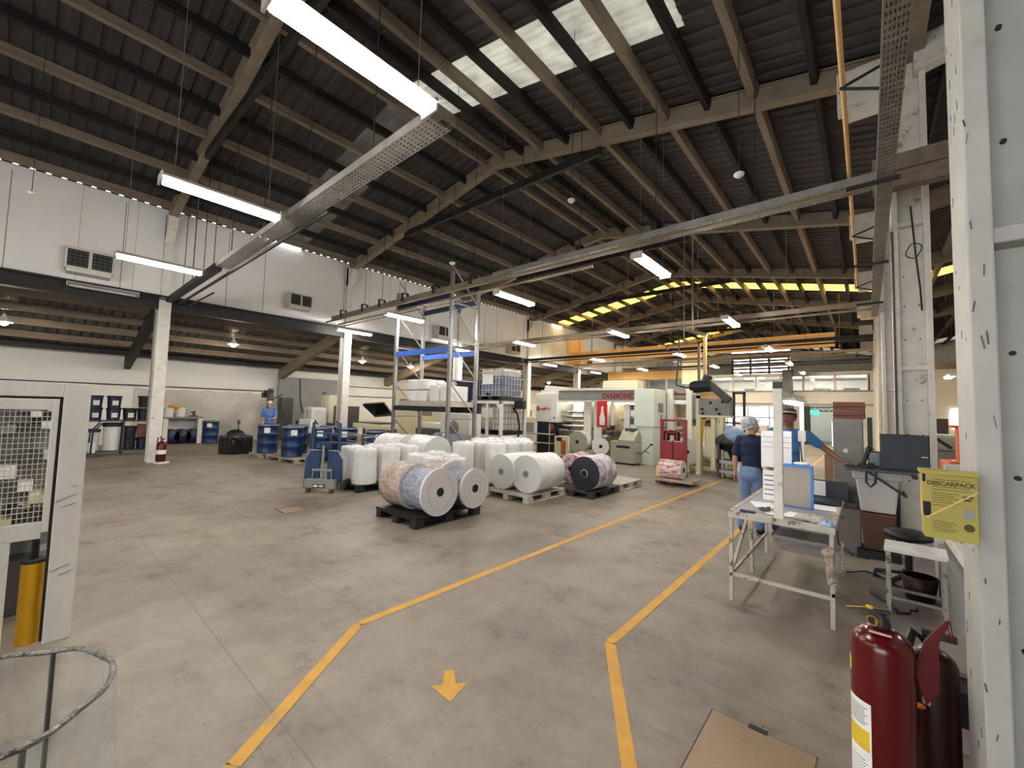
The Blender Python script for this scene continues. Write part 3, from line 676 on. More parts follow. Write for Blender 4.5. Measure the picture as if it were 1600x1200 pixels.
# standing rolls
def roll(name, label, loc, r, h, group, seed, m='film_white'):
    t = thing(name, label, 'roll', loc, random.uniform(0, 3), group)
    prof = [(r*.99, 0), (r, .02)]+[(r*(1+.02*math.sin(k*2.1+seed)), h*k/9) for k in range(1, 9)]+[(r*.99, h-.01), (r*.93, h+.006), (r*.5, h+.012), (0.001, h+.008)]
    MB().lathe(prof, n=30, wob=.045, seed=seed).build('wrapped_film', m, t)
    q = MB()
    for k in range(5):
        a = k*1.3+seed; q.ell((r*.4*math.cos(a), r*.4*math.sin(a), h+.006), (.07, .05, .02+.006*(k % 3)), Rz(a), 10, 6)
    q.cyl((0, 0, h), (0, 0, h+.03), .07, n=14)
    q.build('twisted_top', m, t)
    return t
k = 0
for i, x in enumerate((-8.12, -7.62)):
    for j, y in enumerate((4.42, 4.94, 5.45)):
        k += 1
        lab = ['second from the front, next to the stacker', 'mid left', 'back left', 'the nearest, with faint print', 'mid right', 'back right'][k-1]
        roll('standing_roll', 'white wrapped roll on black pallet behind stacker, %s' % lab, (x+random.uniform(-.02, .02), y, .14), .235, .68, 'standing rolls behind the stacker', k)
for k2, (x, y, r) in enumerate([(-7.2, 4.75, .2), (-6.9, 5.2, .24), (-7.05, 5.75, .22), (-6.35, 5.1, .22), (-6.0, 5.35, .22), (-6.45, 5.6, .22), (-6.9, 4.9, .18)]):
    if k2 in (0, 6): continue
    roll('standing_roll', 'low white wrapped roll %s' % ['', 'behind the brown reel, leftmost', 'behind the brown reel, farther back', 'behind the rear brown reel', 'right behind the rear white flange', 'between the low rolls and the tall ones', ''][k2], (x, y, 0), r, .72, 'low rolls behind the black pallet', 20+k2)
k = 0
for i, x in enumerate((-7.08, -6.6, -6.12)):
    for j, y in enumerate((6.12, 6.62, 7.12, 7.6, 8.08)):
        if i == 0 and j < 2: continue
        if i == 2 and j in (0, 4): continue
        k += 1
        roll('standing_roll', 'tall white wrapped roll in the middle block, %s, %s from the front' % (['left column', 'middle column', 'right column'][i], ORD[j]), (x, y, .14), .235, .8, 'tall rolls in the middle', 30+k)

# ------------------------------------------------------------------ blue stacker
t = thing('hand_stacker', 'blue reel stacker with grey foot plate and two posts', 'stacker', (-7.95, 3.75, 0), math.radians(35))
for s in (-1, 1):
    pl = [(s*.08, .2), (s*.38, .2), (s*.37, .62), (s*.27, .78), (s*.08, .78)]
    if s < 0: pl = pl[::-1]
    MB().prism(pl, 'Y', -.02, .03).build('side_panel', 'blue_cart', t, .006)
    MB().tube([(s*.385, 0, .18), (s*.38, 0, .62), (s*.28, 0, .79), (s*.06, 0, .79)], .012).build('panel_edge', 'steel', t)
    MB().box(s*.27-.02, s*.27+.02, .02, .06, .2, 1.32).build('mast_post', 'blue_cart', t)
    MB().tube([(s*.26, .05, 1.3), (s*.22, -.02, 1.36), (s*.2, .05, 1.28)], .015).build('hook', 'blue_cart', t)
    MB().box(s*.34-.03, s*.34+.03, -.05, .35, .06, .2).build('side_leg', 'darkgrey', t)
    c = MB().cyl((s*.23-.03, -.1, .045), (s*.23+.03, -.1, .045), .045, n=18).build('caster', 'wood_red', t)
    MB().cyl((s*.35-.03, .3, .05), (s*.35+.03, .3, .05), .05, n=18).build('wheel', 'black', t)
MB().box(-.3, .3, -.14, .06, .09, .25).build('foot_plate', 'grey', t, .006)
MB().box(-.12, .12, -.145, -.138, .1, .16).build('pedal_opening', 'ink', t)
MB().ell((-.06, -.15, .13), (.05, .02, .02)).ell((.05, -.15, .13), (.05, .02, .02)).build('pedal', 'label_white', t)
MB().box(-.02, .02, -.05, -.02, .25, .88).box(-.2, .2, -.06, -.03, .4, .44).box(-.2, -.18, -.05, -.03, .25, .42).box(.18, .2, -.05, -.03, .25, .42).build('lever_frame', 'grey', t)
MB().box(-.3, .3, .02, .05, 1.1, 1.13).box(-.27, .27, .02, .05, 1.16, 1.17).build('cross_bar', 'blue_cart', t)
MB().box(-.1, .1, .0, .06, .8, .95).build('hydraulic_cover', 'blue_cart', t, .02)

# ------------------------------------------------------------------ drums and buckets
def drum(label, loc, m='blue_drum', group='blue steel drums', rz=0):
    t = thing('steel_drum', label, 'drum', loc, rz, group)
    r, h = .29, .87
    MB().lathe([(r*.97, 0), (r, .01), (r, .02), (r-.01, .03), (r-.01, .28), (r+.008, .295), (r-.01, .31), (r-.01, .56), (r+.008, .575), (r-.01, .59), (r-.01, .84), (r, .85), (r, .87), (r-.02, .87), (r-.02, .855), (.001, .855)], n=36).build('shell', m, t)
    MB().lathe([(r+.004, .835), (r+.012, .85), (r+.004, .868)], n=36).build('clamp_ring', 'steel', t)
    n = 6; vs = []
    for i in range(n+1):
        a = -PI/2+.35-.28+i*.56/n; vs += [((r+.001)*math.cos(a), (r+.001)*math.sin(a), .62), ((r+.001)*math.cos(a), (r+.001)*math.sin(a), .78)]
    MB().add(vs, [(2*i, 2*i+2, 2*i+3, 2*i+1) for i in range(n)]).build('paper_label', 'label_white', t)
    return t
d0 = drum('blue steel drum, leftmost of the group in front of the worker', (-14.1, 4.85, .12), rz=.8)
spots = [((-12.75, 5.05, .12), 'blue steel drum with white labels on the wooden pallet edge'), ((-12.1, 5.6, .12), 'blue steel drum directly behind the stacker, left'), ((-11.6, 6.1, .12), 'blue steel drum directly behind the stacker, right'),
         ((-13.5, 5.5, .12), 'blue steel drum in the second row behind the labelled one'), ((-12.85, 6.2, .12), 'blue steel drum in the back row behind the stacker'), ((-19.85, 4.72, 0), 'lone blue steel drum against the plastic sheet on the wall')]
for p, lab in spots: dup(d0, p, random.uniform(.5, 1.1), lab)
dup(d0, (-11.0, 6.7, .05), .9, 'blue steel drum right of the stacker behind the wire cart')
pallet('wooden_pallet', 'wooden pallet under the blue drums', (-12.9, 5.45, 0), 1.7, 1.4, 'wood', .1, .12)
pallet('wooden_pallet', 'wooden pallet under the leftmost blue drum', (-14.15, 5.0, 0), .8, 1.0, 'wood', 0, .12)
def bucket(label, loc, m, lid, group, r=.15, h=.36, lab=True, rz=0):
    t = thing('paint_bucket', label, 'bucket', loc, rz, group)
    MB().lathe([(r*.86, 0), (r*.98, h*.94), (r*.98, h*.95)], n=24).cyl((0, 0, 0), (0, 0, .01), r*.86).build('pail', m, t)
    MB().lathe([(r*.99, h*.86), (r*1.05, h*.88), (r*1.05, h), (r*.96, h), (r*.9, h*.97), (.001, h*.97)], n=24).build('lid', lid, t)
    if lab:
        n = 6; vs = []
        for i in range(n+1):
            a = -.45+i*.9/n-.3
            for zz in (.22, .6): rr = r*(.86+.12*zz)+.002; vs.append((rr*math.cos(a), rr*math.sin(a), h*zz))
        MB().add(vs, [(2*i, 2*i+2, 2*i+3, 2*i+1) for i in range(n)]).build('paper_label', 'label_white', t)
    return t
# steel shelf with buckets (left)
SHX = -17.0
t = thing('storage_shelf', 'dark steel shelf holding paint buckets behind the left column', 'shelf', (SHX, 1.75, 0))
for x in (-.2, .2):
    for y in (-.95, .1, .68): MB().box(x-.02, x+.02, y-.02, y+.02, 0, 1.02 if y < .5 else 2.1).build('post', 'darkgrey', t)
MB().box(-.24, .24, -1.0, .72, .98, 1.02).box(-.22, .22, -1.0, .72, .1, .14).box(.18, .22, .1, .72, 2.06, 2.1).build('shelf_board', 'darkgrey', t)
bb = [(1.22, 1.02, 'blue_n', 'top board, far left lower'), (1.22, 1.38, 'blue_n', 'top board, far left upper'), (1.62, 1.02, 'blue_n', 'top board, second from left, lower'), (1.62, 1.38, 'blue_n', 'top board, second from left, upper'),
      (1.98, 1.02, 'blk', 'top board, single pail in the middle'), (2.32, 1.02, 'blk2', 'top board, black pail at the right end, lower'), (2.32, 1.4, 'blk2', 'top board, black pail at the right end, upper')]
navyb = mat('dark_navy_pail', '#191f3d', .4, 0, .1, 4)
M['navyb'] = navyb
for k, (y, z, c, lab) in enumerate(bb):
    bucket('dark paint bucket on the steel shelf, %s' % lab, (SHX, y, z), 'navyb' if c == 'blue_n' else 'black', 'black', 'paint buckets on the shelf', .165 if c != 'blk2' else .18, .36, c != 'blk2', .4)
for k, (y, z, m, r, h, lab) in enumerate([(1.2, .14, 'bin_white', .18, .62, 'white drum on the bottom shelf, leftmost'), (1.62, .14, 'white', .21, .8, 'white tall drum with black lid under the shelf'), (2.0, .14, 'black', .17, .36, 'black bucket under the shelf, lower'), (2.0, .5, 'black', .17, .34, 'black bucket under the shelf, upper'), (2.32, .14, 'navyb', .16, .36, 'navy bucket at the foot of the shelf, right end')]):
    bucket(lab, (SHX, y, z), m, 'black', 'pails under the shelf', r, h, False)
tag(MB().box(-.12, .12, -.12, .14, 0, .38).build('cardboard_box', 'wood_red', loc=(SHX, 2.3, .52), bevel=.01), 'red-brown carton between the buckets under the shelf', 'box')
t = thing('hand_truck', 'bent dark blue hand truck before the bottom shelf', 'hand truck', (-16.55, 1.12, 0), .2)
MB().tube([(0, 0, .1), (0, .02, .7), (-.05, .2, .95), (-.1, .25, 1.0)], .02).tube([(.2, 0, .1), (.2, .02, .7), (.15, .2, .95)], .02).build('frame', 'navyb', t)
MB().box(-.05, .25, -.05, .2, 0, .1).build('foot_plate', 'darkgrey', t)
MB().box(-.02, .2, -.02, .1, .12, .4).build('load', 'label_white', t, .02)
# bench with jars
t = thing('masonry_bench', 'white masonry bench with grey top along the left wall', 'bench', (-20.1, 3.85, 0))
MB().box(-.35, .3, -.62, .62, .96, 1.02).build('bench_top', 'grey', t, .005)
MB().box(-.35, .28, -.6, -.46, 0, .96).box(-.35, .28, .45, .6, 0, .96).box(-.4, -.3, -.6, .6, 0, .96).build('support_wall', 'wall', t)
for k, (y, lab) in enumerate([(3.42, 'left white pail on the masonry bench'), (3.78, 'right white pail on the masonry bench')]):
    bucket(lab, (-20.05, y, 1.02), 'white', 'white', 'white pails on the bench', .16, .34, False)
tag(MB().lathe([(.001, 0), (.2, 0), (.2, .02), (.18, .11), (.001, .11)]).build('yellow_basin', 'yellow', loc=(-20.05, 3.6, 1.365)), 'yellow lid stack lying on the two white pails', 'lid')
tag(MB().box(-.1, .1, -.12, .12, 0, .06).cyl((0, 0, .05), (0, 0, .22), .05).box(-.05, .05, -.1, .02, .15, .2).build('bench_scale', 'darkgrey', loc=(-20.05, 4.2, 1.02)), 'small dark bench tool beside the white pails', 'tool')
for k, (y, z) in enumerate([(3.5, .0), (3.85, .0), (4.2, 0)]):
    b = MB().lathe([(.001, 0), (.26, 0), (.27, .03), (.27, .5), (.26, .53), (.001, .53)], (0, 0, .27), 'X', 24)
    tag(b.build('lying_drum', 'navyb', loc=(-20.4, y+.02, z)), 'dark navy drum lying under the bench, %s' % ['left', 'middle', 'right'][k], 'drum', 'drums under the bench')
t = thing('wrapped_box', 'black film-wrapped pallet load standing on the open floor', 'wrapped load', (-15.5, 4.4, 0), .3)
b = MB().ell((0, 0, .38), (.34, .34, .38), None, 26, 14); o = b.build('black_film', 'blackbag', t)
md = o.modifiers.new('d', 'DISPLACE'); tx = D.textures.new('crumple', 'CLOUDS'); tx.noise_scale = .25; md.texture = tx; md.strength = .25
MB().box(-.36, .36, -.34, .34, 0, .58).build('load', 'blackbag', t, .05)
MB().cyl((.05, 0, .6), (0, .05, 1.0), .03, .02).ell((0, .05, 1.0), (.05, .05, .08)).build('pump_head', 'darkgrey', t)
tag(MB().box(-.3, .3, -.3, .3, 0, .01).build('paper_sheet', 'paper', loc=(-16.2, 4.75, 0)), 'white sheet lying on the floor beside the black wrapped load', 'paper')
# wall plastic sheet
n = 40; vs = []; fs = []
for i in range(n+1):
    for j in range(13):
        y = 2.5+4.7*i/n; z = 2.1-j*2.05/12
        vs.append((XW+.09+.05*noise.noise(Vector((y*1.6, z*1.2, 0)))*2, y, z-.06*abs(math.sin(i*.5))*(j == 0)))
for i in range(n):
    for j in range(12): fs.append((i*13+j, i*13+j+1, (i+1)*13+j+1, (i+1)*13+j))
o = MB().add(vs, fs, True).build('plastic_sheet', 'sheet_plastic'); tag(o, 'milky crumpled plastic sheet hung on the left wall', 'plastic sheet')
tag(MB().cyl((XW+.06, -3, 2.16), (XW+.06, 7.2, 2.16), .02, n=8).build('rail', 'darkgrey'), 'thin dark rail along the left wall above the plastic sheet', 'rail')
# trolley fire extinguisher by left column
t = thing('fire_extinguisher', 'red wheeled fire extinguisher at the foot of the left column', 'fire extinguisher', (-14.04, 2.3, 0), .4)
MB().lathe([(.001, .06), (.1, .06), (.105, .08), (.105, .5), (.08, .56), (.03, .58), (.001, .58)], n=24).build('cylinder', 'red', t)
MB().box(-.13, .13, -.11, .14, 0, .05).build('stand', 'label_white', t, .01)
MB().lathe([(.1065, .25), (.1065, .36)], n=24).build('paper_label', 'label_white', t)
MB().tube([(.0, 0, .58), (-.05, -.0, .7), (-.15, 0, .66), (-.17, 0, .4), (-.17, 0, .12)], .014).build('hose', 'black', t)
MB().cyl((0, 0, .57), (0, 0, .64), .025).box(-.02, .1, -.01, .01, .63, .66).build('valve', 'red_dull', t)

# ------------------------------------------------------------------ pallet rack
t = thing('pallet_rack', 'tall galvanised pallet rack with blue beams behind the reels', 'rack', (-9.4, 7.5, 0))
xs = (-1.22, 1.22)
for q, x in enumerate(xs):
    hs = (5.05, 5.2) if q == 0 else (5.25, 4.95)
    u = MB().box(x-.045, x+.045, -.54, -.46, 0, hs[0]).box(x-.045, x+.045, .42, .5, 0, hs[1])
    f = u.build('upright', 'steel', t)
    b = MB()
    for k in range(5):
        z = .35+k*1.02
        b.bar((x, -.5, z), (x, .46, z), .03, .03); b.bar((x, -.5, z+.98), (x, .46, z+.06), .025, .03)
    b.build('brace', 'steel', f)
    b = MB().box(x-.022, x+.022, -.5405, -.54, .05, 4.95)
    for k in range(49): b.box(x-.012, x+.012, -.5415, -.5405, .1+k*.1, .14+k*.1, mi=1)
    b.build('slot_strip', ['steel', 'darkgrey'], f)
for z, m in ((1.62, 'black'), (3.2, 'blue_beam'), (4.62, 'navy')):
    for y in (-.5, .46): MB().box(xs[0]+.04, xs[1]-.04, y-.03, y+.03, z-.07, z+.07).build('beam', m, t)
tag(MB().box(-1.1, 1.1, -.45, .42, 0, .14).build('pallet_deck', 'wood_white', loc=(-9.35, 7.5, 1.69)), 'pale wooden pallet lying on the lowest rack beams', 'pallet')
k = 0
for x in (-9.95, -9.5):
    for z in (1.83, 2.15):
        k += 1; o = MB().box(-.21, .21, -.35, .3, 0, .3).build('wrapped_bundle', 'film_white', loc=(x, 7.5, z), bevel=.03)
        tag(o, 'white film-wrapped bundle on the rack shelf, left stack, %s' % ['left lower', 'left upper', 'right lower', 'right upper'][k-1], 'bundle', 'white bundles on the rack')
for x, h in ((-8.95, .45), (-8.5, .42)):
    k += 1; o = MB().box(-.2, .2, -.35, .3, 0, h).build('wrapped_bundle', 'white', loc=(x, 7.5, 1.83), bevel=.02)
    tag(o, 'plain white carton on the right half of the rack shelf, %s' % ('left' if k == 5 else 'right'), 'box', 'white cartons on the rack')
    tag(MB().ell((0, 0, .06), (.13, .12, .07)).build('bag_bundle', 'film_pink' if k == 6 else 'film_white', loc=(x, 7.4, 1.83+h)), 'small crumpled bag on the %s rack carton' % ('left' if k == 5 else 'right'), 'bag')
tag(MB().box(-.16, .16, -.14, .14, 0, .2).build('metal_pail_crate', 'grey', loc=(-10.25, 7.2, 1.69), bevel=.01), 'small grey metal crate at the left end of the rack shelf', 'crate')
t = thing('white_cabinet', 'white cabinet with an arch-shaped grey panel seen under the rack shelf', 'cabinet', (-9.6, 8.6, 0))
MB().box(-.55, .75, -.2, .3, 0, 1.5).build('casing', 'offwhite', t, .01)
MB().prism([(-.12, .5), (.3, .5), (.3, 1.1), (.25, 1.2), (.09, 1.3), (-.07, 1.2), (-.12, 1.1)], 'Y', -.215, -.2).build('arched_panel', 'grey', t)

# navy block behind the rack
t = thing('navy_machine', 'tall navy blue cabinet machine behind the rack', 'machine', (-11.8, 11.4, 0))
MB().box(-1.15, 1.0, -.4, .6, 0, 2.75).build('body', 'navy', t, .02)
MB().box(.2, .22, -.42, -.4, .1, 2.7).box(-.5, -.48, -.42, -.4, .1, 2.7).build('door_seam', 'black', t)
MB().box(-1.1, .95, -.46, -.4, .1, .95).build('lower_panel', 'darkgrey', t)
MB().box(.35, .6, -.43, -.4, 1.7, 2.5).build('pale_panel', tint('slate_blue', '#56618c'), t)

# ------------------------------------------------------------------ white steel stand with tanks
def tank(label, loc, m, s=1.0):
    t = thing('bulk_tank', label, 'tank', loc)
    if m == 'ibc_liquid':
        MB().box(-.5, .5, -.5, .5, .16, .84).build('bottle', m, t, .05); MB().box(-.5, .5, -.5, .5, .82, 1.05).build('bottle_top', 'ibc_plastic', t, .06)
    else: MB().box(-.5, .5, -.5, .5, .16, 1.05).build('bottle', m, t, .06)
    MB().box(-.54, .54, -.54, .54, 0, .04).box(-.54, -.4, -.54, .54, .04, .14).box(.4, .54, -.54, .54, .04, .14).box(-.07, .07, -.54, .54, .04, .14).build('skid', 'black' , t)
    b = MB(); r = .011
    for z in (.17, .36, .56, .76, .95, 1.07):
        b.tube([(-.53, -.53, z), (.53, -.53, z), (.53, .53, z), (-.53, .53, z)], r, 6, closed=True)
    for k in range(8):
        v = -.53+k*1.06/7
        for s_ in (-1, 1):
            b.cyl((v, s_*.53, .15), (v, s_*.53, 1.07), r, n=6).cyl((s_*.53, v, .15), (s_*.53, v, 1.07), r, n=6)
    for v in (-.25, .25): b.cyl((v, -.53, 1.07), (v, .53, 1.07), r, n=6)
    b.build('cage', 'fixture' if m == 'ibc_liquid' else 'steel', t)
    MB().box(-.35, .12, -.56, -.54, .55, .88).build('label_plate', 'label_white', t)
    MB().cyl((0, 0, 1.05), (0, 0, 1.1), .1).build('cap', 'black', t)
    MB().cyl((-.1, -.5, .22), (-.1, -.62, .22), .04).build('valve', 'black', t)
    return t
t = thing('steel_stand', 'white steel stand carrying one tank on top and one inside', 'stand', (-9.63, 10.5, 0))
for x in (-.68, .68):
    for y in (-.6, .6): MB().box(x-.045, x+.045, y-.045, y+.045, 0, 1.92).build('leg', 'white', t)
MB().box(.02, .1, -.64, -.56, 0, 1.92).build('leg', 'white', t)
for z in (.76, 1.88):
    b = MB().box(-.72, .72, -.645, -.555, z-.05, z+.05).box(-.72, .72, .555, .645, z-.05, z+.05).box(-.725, -.635, -.6, .6, z-.05, z+.05).box(.635, .725, -.6, .6, z-.05, z+.05)
    for y in (-.3, 0, .3): b.box(-.7, .7, y-.05, y+.05, z-.02, z+.05)
    b.build('rail_frame', 'white', t)
MB().prism([(-.64, 1.84), (-.42, 1.84), (-.64, 1.6)], 'Y', -.61, -.59).prism([(.64, 1.84), (.64, 1.6), (.42, 1.84)], 'Y', -.61, -.59).build('gusset', 'white', t)
tank('translucent tank with blue-grey liquid in a wire cage on top of the white stand', (-9.52, 10.5, 1.93), 'ibc_liquid')
tank('milky white tank in a wire cage inside the white stand', (-9.5, 10.5, .81), 'ibc_plastic')
tag(MB().box(-.08, .08, -.01, .01, -.07, .07).build('warning_sign', 'label_white', loc=(-10.15, 9.87, 1.35)), 'small white sign on the left post of the tank stand', 'sign')
t = thing('floodlight', 'dark projector on an arm right of the tank stand', 'lamp', (-8.95, 10.6, 1.9))
MB().box(.05, .38, -.12, .12, -.22, .06).build('casing', 'black', t, .02); MB().cyl((-.2, 0, -.1), (.1, 0, -.1), .03).build('arm', 'steel', t)
MB().tube([(.0, -.1, -.2), (.2, -.12, -.4), (.3, -.12, -.8), (.22, -.1, -1.3)], .035, 10).build('hose', 'black', t)

# ------------------------------------------------------------------ printing press
t = thing('printing_press', 'long white printing press with grey red-lettered header beam', 'printing press', (-7.5, 13.0, 0))
MB().box(-2.42, -1.42, 0, 1.2, 1.2, 2.33).build('left_housing', 'offwhite', t, .03)
MB().box(-1.66, -1.42, -.015, 0, 1.22, 2.1).build('housing_door', 'white', t)
MB().cyl((-1.53, -.03, 1.38), (-1.53, 0, 1.38), .035).build('switch', 'black', t)
g = MB(); n = 30; r = .12
for i in range(n):
    if i in (2, 3): continue
    a0, a1 = 2*PI*i/n, 2*PI*(i+1)/n
    g.add([(-2.28+.095*math.cos(a), -.02, 1.72+.095*math.sin(a)) if k % 2 == 0 else (-2.28+.055*math.cos(a), -.02, 1.72+.055*math.sin(a)) for a in (a0, a1) for k in (0, 1)], [(0, 1, 3, 2)])
g.box(-2.31, -2.25, -.02, -.018, 1.69, 1.75)
g.build('round_emblem', 'red_label', t)
lettering('unikTec', .13, 'red_label', t, (-1.92, -.012, 1.72), (PI/2, 0, 0), bold=True)
MB().box(-1.42, 1.7, .1, .5, 2.08, 2.42).build('header_beam', 'grey', t, .01)
MB().box(-1.42, 1.75, .05, .55, 2.42, 2.5).box(-1.42, 1.7, .12, .5, 2.0, 2.08).build('header_trim', 'offwhite', t)
lettering('DIAMOND', .25, 'red_dull', t, (1.05, .085, 2.22), (PI/2, 0, 0), bold=True)
MB().box(1.68, 2.35, -.05, 1.5, 1.22, 2.45).build('right_housing', 'mint', t, .02)
MB().box(1.75, 2.3, .0, 1.45, 0, 1.22).build('right_base', 'mint', t, .01)
MB().box(2.352, 2.365, .5, .62, 1.45, 1.62).box(2.352, 2.365, .3, .7, 1.7, 2.0).build('control_panel', 'grey', t)
MB().box(-1.6, 1.7, 1.2, 1.4, 0, 2.1).build('back_wall', 'machine_inside', t)
MB().box(.0, .32, .3, .9, 0, 2.0).box(-.42, -.12, .3, .9, 0, 2.0).box(.72, .82, .2, .6, 1.2, 2.0).box(1.2, 1.42, .2, 1.0, .9, 1.95).build('side_frame', 'offwhite', t)
for k, (z, r) in enumerate([(1.45, .05), (1.28, .04), (1.1, .06), (.9, .045), (1.62, .05)]):
    MB().cyl((-1.4, .35+.05*(k % 2), z), (-.42, .35+.05*(k % 2), z), r, n=18).build('roller', 'chrome', t)
b = MB().add([(-1.1, .6, 1.5), (-.6, .5, 1.5), (-.75, .9, 2.0), (-1.3, 1.0, 2.0)], [(0, 1, 2, 3)]); b.build('paper_web', 'film_end', t)
MB().cyl((-1.3, .62, 1.97), (1.6, .62, 1.97), .025, n=8).build('work_lamp', 'lamp_desk', t)
for k in range(4): MB().box(1.45, 1.66, .2, .3, 1.1+k*.22, 1.26+k*.22).build('drawer', 'darkgrey' if k % 2 else 'label_white', t)
MB().box(-1.42, -.5, .2, .8, 0, .85).build('left_base', 'darkgrey', t, .02)
MB().box(-2.4, -1.45, .1, 1.1, .0, 1.2).build('dark_drive_bay', 'black', t)
MB().box(-2.3, -1.8, -.0, .1, .75, 1.15).build('blue_motor', 'navyb', t, .03); MB().cyl((-1.7, 0, .9), (-1.5, 0, .9), .16, n=20).cyl((-1.75, .05, 1.05), (-1.55, .05, 1.05), .1, n=16).build('red_motor', tint('maroon_paint', '#4c1f28'), t)
b = MB()
for z in (.42, .76): b.tube([(-2.6, -.3, z), (-1.5, -.3, z), (-1.45, -.05, z)], .028, 8)
b.cyl((-1.52, -.3, .05), (-1.52, -.3, 1.2), .02, n=8).cyl((-2.1, -.3, 0), (-2.1, -.3, .76), .02, n=8).build('guard_rail', 'steel', t)
random.seed(3)
for k in range(26):
    x, z = random.uniform(.35, 1.65), random.uniform(.3, 1.5); s_ = random.uniform(.05, .14)
    MB().box(x-s_, x+s_, random.uniform(.4, .7), .9, z-s_*.5, z+s_*.5).build('mechanism_block', random.choice(['grey', 'offwhite', 'darkgrey', 'creambox']), t, .01)
b = MB()
for k in range(12):
    x, z = random.uniform(-.1, 1.0), random.uniform(.8, 1.2); b.cyl((x, .4, z), (x+.15, .4, z+.03), random.uniform(.03, .08), n=12)
b.build('gear_cluster', 'darkgrey', t)
MB().box(-1.3, .7, -.1, .02, .03, .04).build('floor_plate', 'wood_red', t)
tag(MB().box(-.2, .2, -.012, .0, -.46, .46).build('banner_panel', 'red_label', loc=(-7.06, 13.1, 1.58)), 'red upright poster with a pale bottle shape on the press', 'poster')
tag(MB().lathe([(.001, -.3), (.1, -.3), (.11, -.05), (.05, .15), (.035, .35), (.001, .36)], n=16).build('poster_bottle', 'label_white', loc=(-7.03, 13.05, 1.5)), 'pale bottle-shaped print on the red poster', 'print').scale = (1, .15, 1)
t = thing('roof_box', 'white curved cover lying on the left press housing', 'cover', (-9.35, 13.6, 2.34))
MB().prism([(-.45, 0), (.6, 0), (.6, .22), (-.35, .3)], 'Y', -.3, .3).cyl((-.5, -.3, .06), (-.5, .3, .06), .06).build('cover', 'fixture', t, .02)
t = thing('cream_cabinet', 'cream ventilated box on top of the press header', 'box', (-7.0, 14.6, 2.5))
MB().box(-.7, .7, -.3, .3, 0, .36).build('casing', 'creambox', t, .03)
b = MB()
for z in (.09, .18, .27): b.box(-.65, .65, -.306, -.3, z, z+.008)
b.build('groove', 'grey', t)
# unwinder with reel
t = thing('unwind_stand', 'cream unwinder cabinet with orange warning panel below the press rollers', 'machine', (-8.35, 12.75, 0))
MB().box(-.3, .3, -.25, .3, .03, .74).build('cabinet', 'creambox', t, .01)
MB().box(.0, .2, -.262, -.25, .1, .6).build('orange_panel', tint('rust_orange_print', '#b5683f'), t)
MB().box(-.2, .02, -.265, -.25, .56, .7).build('socket', 'black', t)
MB().cyl((.2, .1, .72), (.75, .1, .66), .05).cyl((-.3, .1, .9), (.1, .1, .9), .1).build('spindle', 'darkgrey', t)
reel('film_reel', 'reel with dark olive end mounted on the press unwinder', (-7.78, 12.65, .2), .25, .38, .6, 'film_white', 'greygreen', seed=12)
MBs = MB().box(-.3, .3, -.25, .25, 0, .3).box(-.5, -.35, -.1, .1, 0, .5); tag(MBs.build('reel_cradle', 'greygreen', loc=(-7.6, 13.0, 0), bevel=.02), 'grey-green base below the olive-ended reel', 'cradle')
reel('film_reel', 'white printed reel in loose film right of the olive-ended one', (-7.1, 13.1, .15), .6, .3, .35, 'film_white', 'film_white', seed=13, wob=.2)
# console
t = thing('control_console', 'grey-green console cabinet with sloped top before the press', 'console', (-5.98, 12.75, 0))
MB().box(-.42, .42, -.3, .3, .05, .72).build('cabinet', 'greygreen', t, .01)
MB().prism([(-.3, .72), (.3, .72), (.3, .95), (.05, 1.1), (-.3, .78)], 'X', -.15, .4).build('sloped_desk', 'greygreen', t, .02)
MB().box(-.2, .25, -.306, -.3, .52, .6).build('name_strip', 'ink', t)
for x in (-.35, .35): MB().cyl((x-.02, -.25, .03), (x+.02, -.25, .03), .03).build('caster', 'black', t)
MB().cyl((.3, .1, 1.0), (.15, -.1, 1.12), .04).box(-.05, .3, 0, .2, 1.05, 1.15).build('mounted_tool', 'darkgrey', t)
t = thing('hand_lever', 'black lever arm sticking out in front of the pale press base', 'lever', (-5.35, 12.6, .5))
MB().tube([(-.25, 0, -.1), (-.05, 0, -.12), (.25, 0, .18)], .018).tube([(.05, 0, -.02), (.2, 0, -.08)], .015).build('arm', 'darkgrey', t); MB().ell((.27, 0, .2), (.05, .03, .03)).build('knob', 'black', t)
# second press unit
t = thing('printing_press', 'second white press unit with short red-lettered header, right of the first', 'printing press', (-4.5, 14.2, 0))
MB().box(-.62, -.42, -.2, .9, 0, 2.5).box(.0, .18, -.2, .9, 0, 2.5).box(.75, .95, -.2, .9, 0, 2.35).build('side_frame', 'offwhite', t, .01)
MB().box(-.42, 0, -.1, .3, 2.2, 2.48).build('header_beam', 'grey', t)
lettering('Diamond', .13, 'red_dull', t, (-.21, -.115, 2.33), (PI/2, 0, 0), bold=True)
MB().box(-.42, 0, -.12, .1, 1.98, 2.12).build('lamp_strip', 'white', t, .02)
MB().box(-.45, .9, .5, .8, 0, 2.2).build('back_wall', 'machine_inside', t)
MB().box(.2, .75, -.1, .2, 1.5, 2.3).build('grey_panel', 'grey', t); b = MB()
for k in range(8): b.cyl((.25+k*.06, -.2, 1.45+.04*(k % 3)), (.25+k*.06, 0, 1.45+.04*(k % 3)), .045, n=10)
b.build('print_heads', 'black', t)
for z in (1.0, 1.2, 1.5): MB().cyl((-.42, .1, z), (0, .1, z), .05).build('roller', 'film_pink', t)
MB().box(.05, .95, -.1, .3, .6, 1.3).build('lower_casing', 'creambox', t, .03)
reel('film_reel', 'white reel mounted at the second press unit right of the red stacker', (-3.95, 12.4, .2), .5, .38, .55, 'film_white', 'film_end', seed=14)
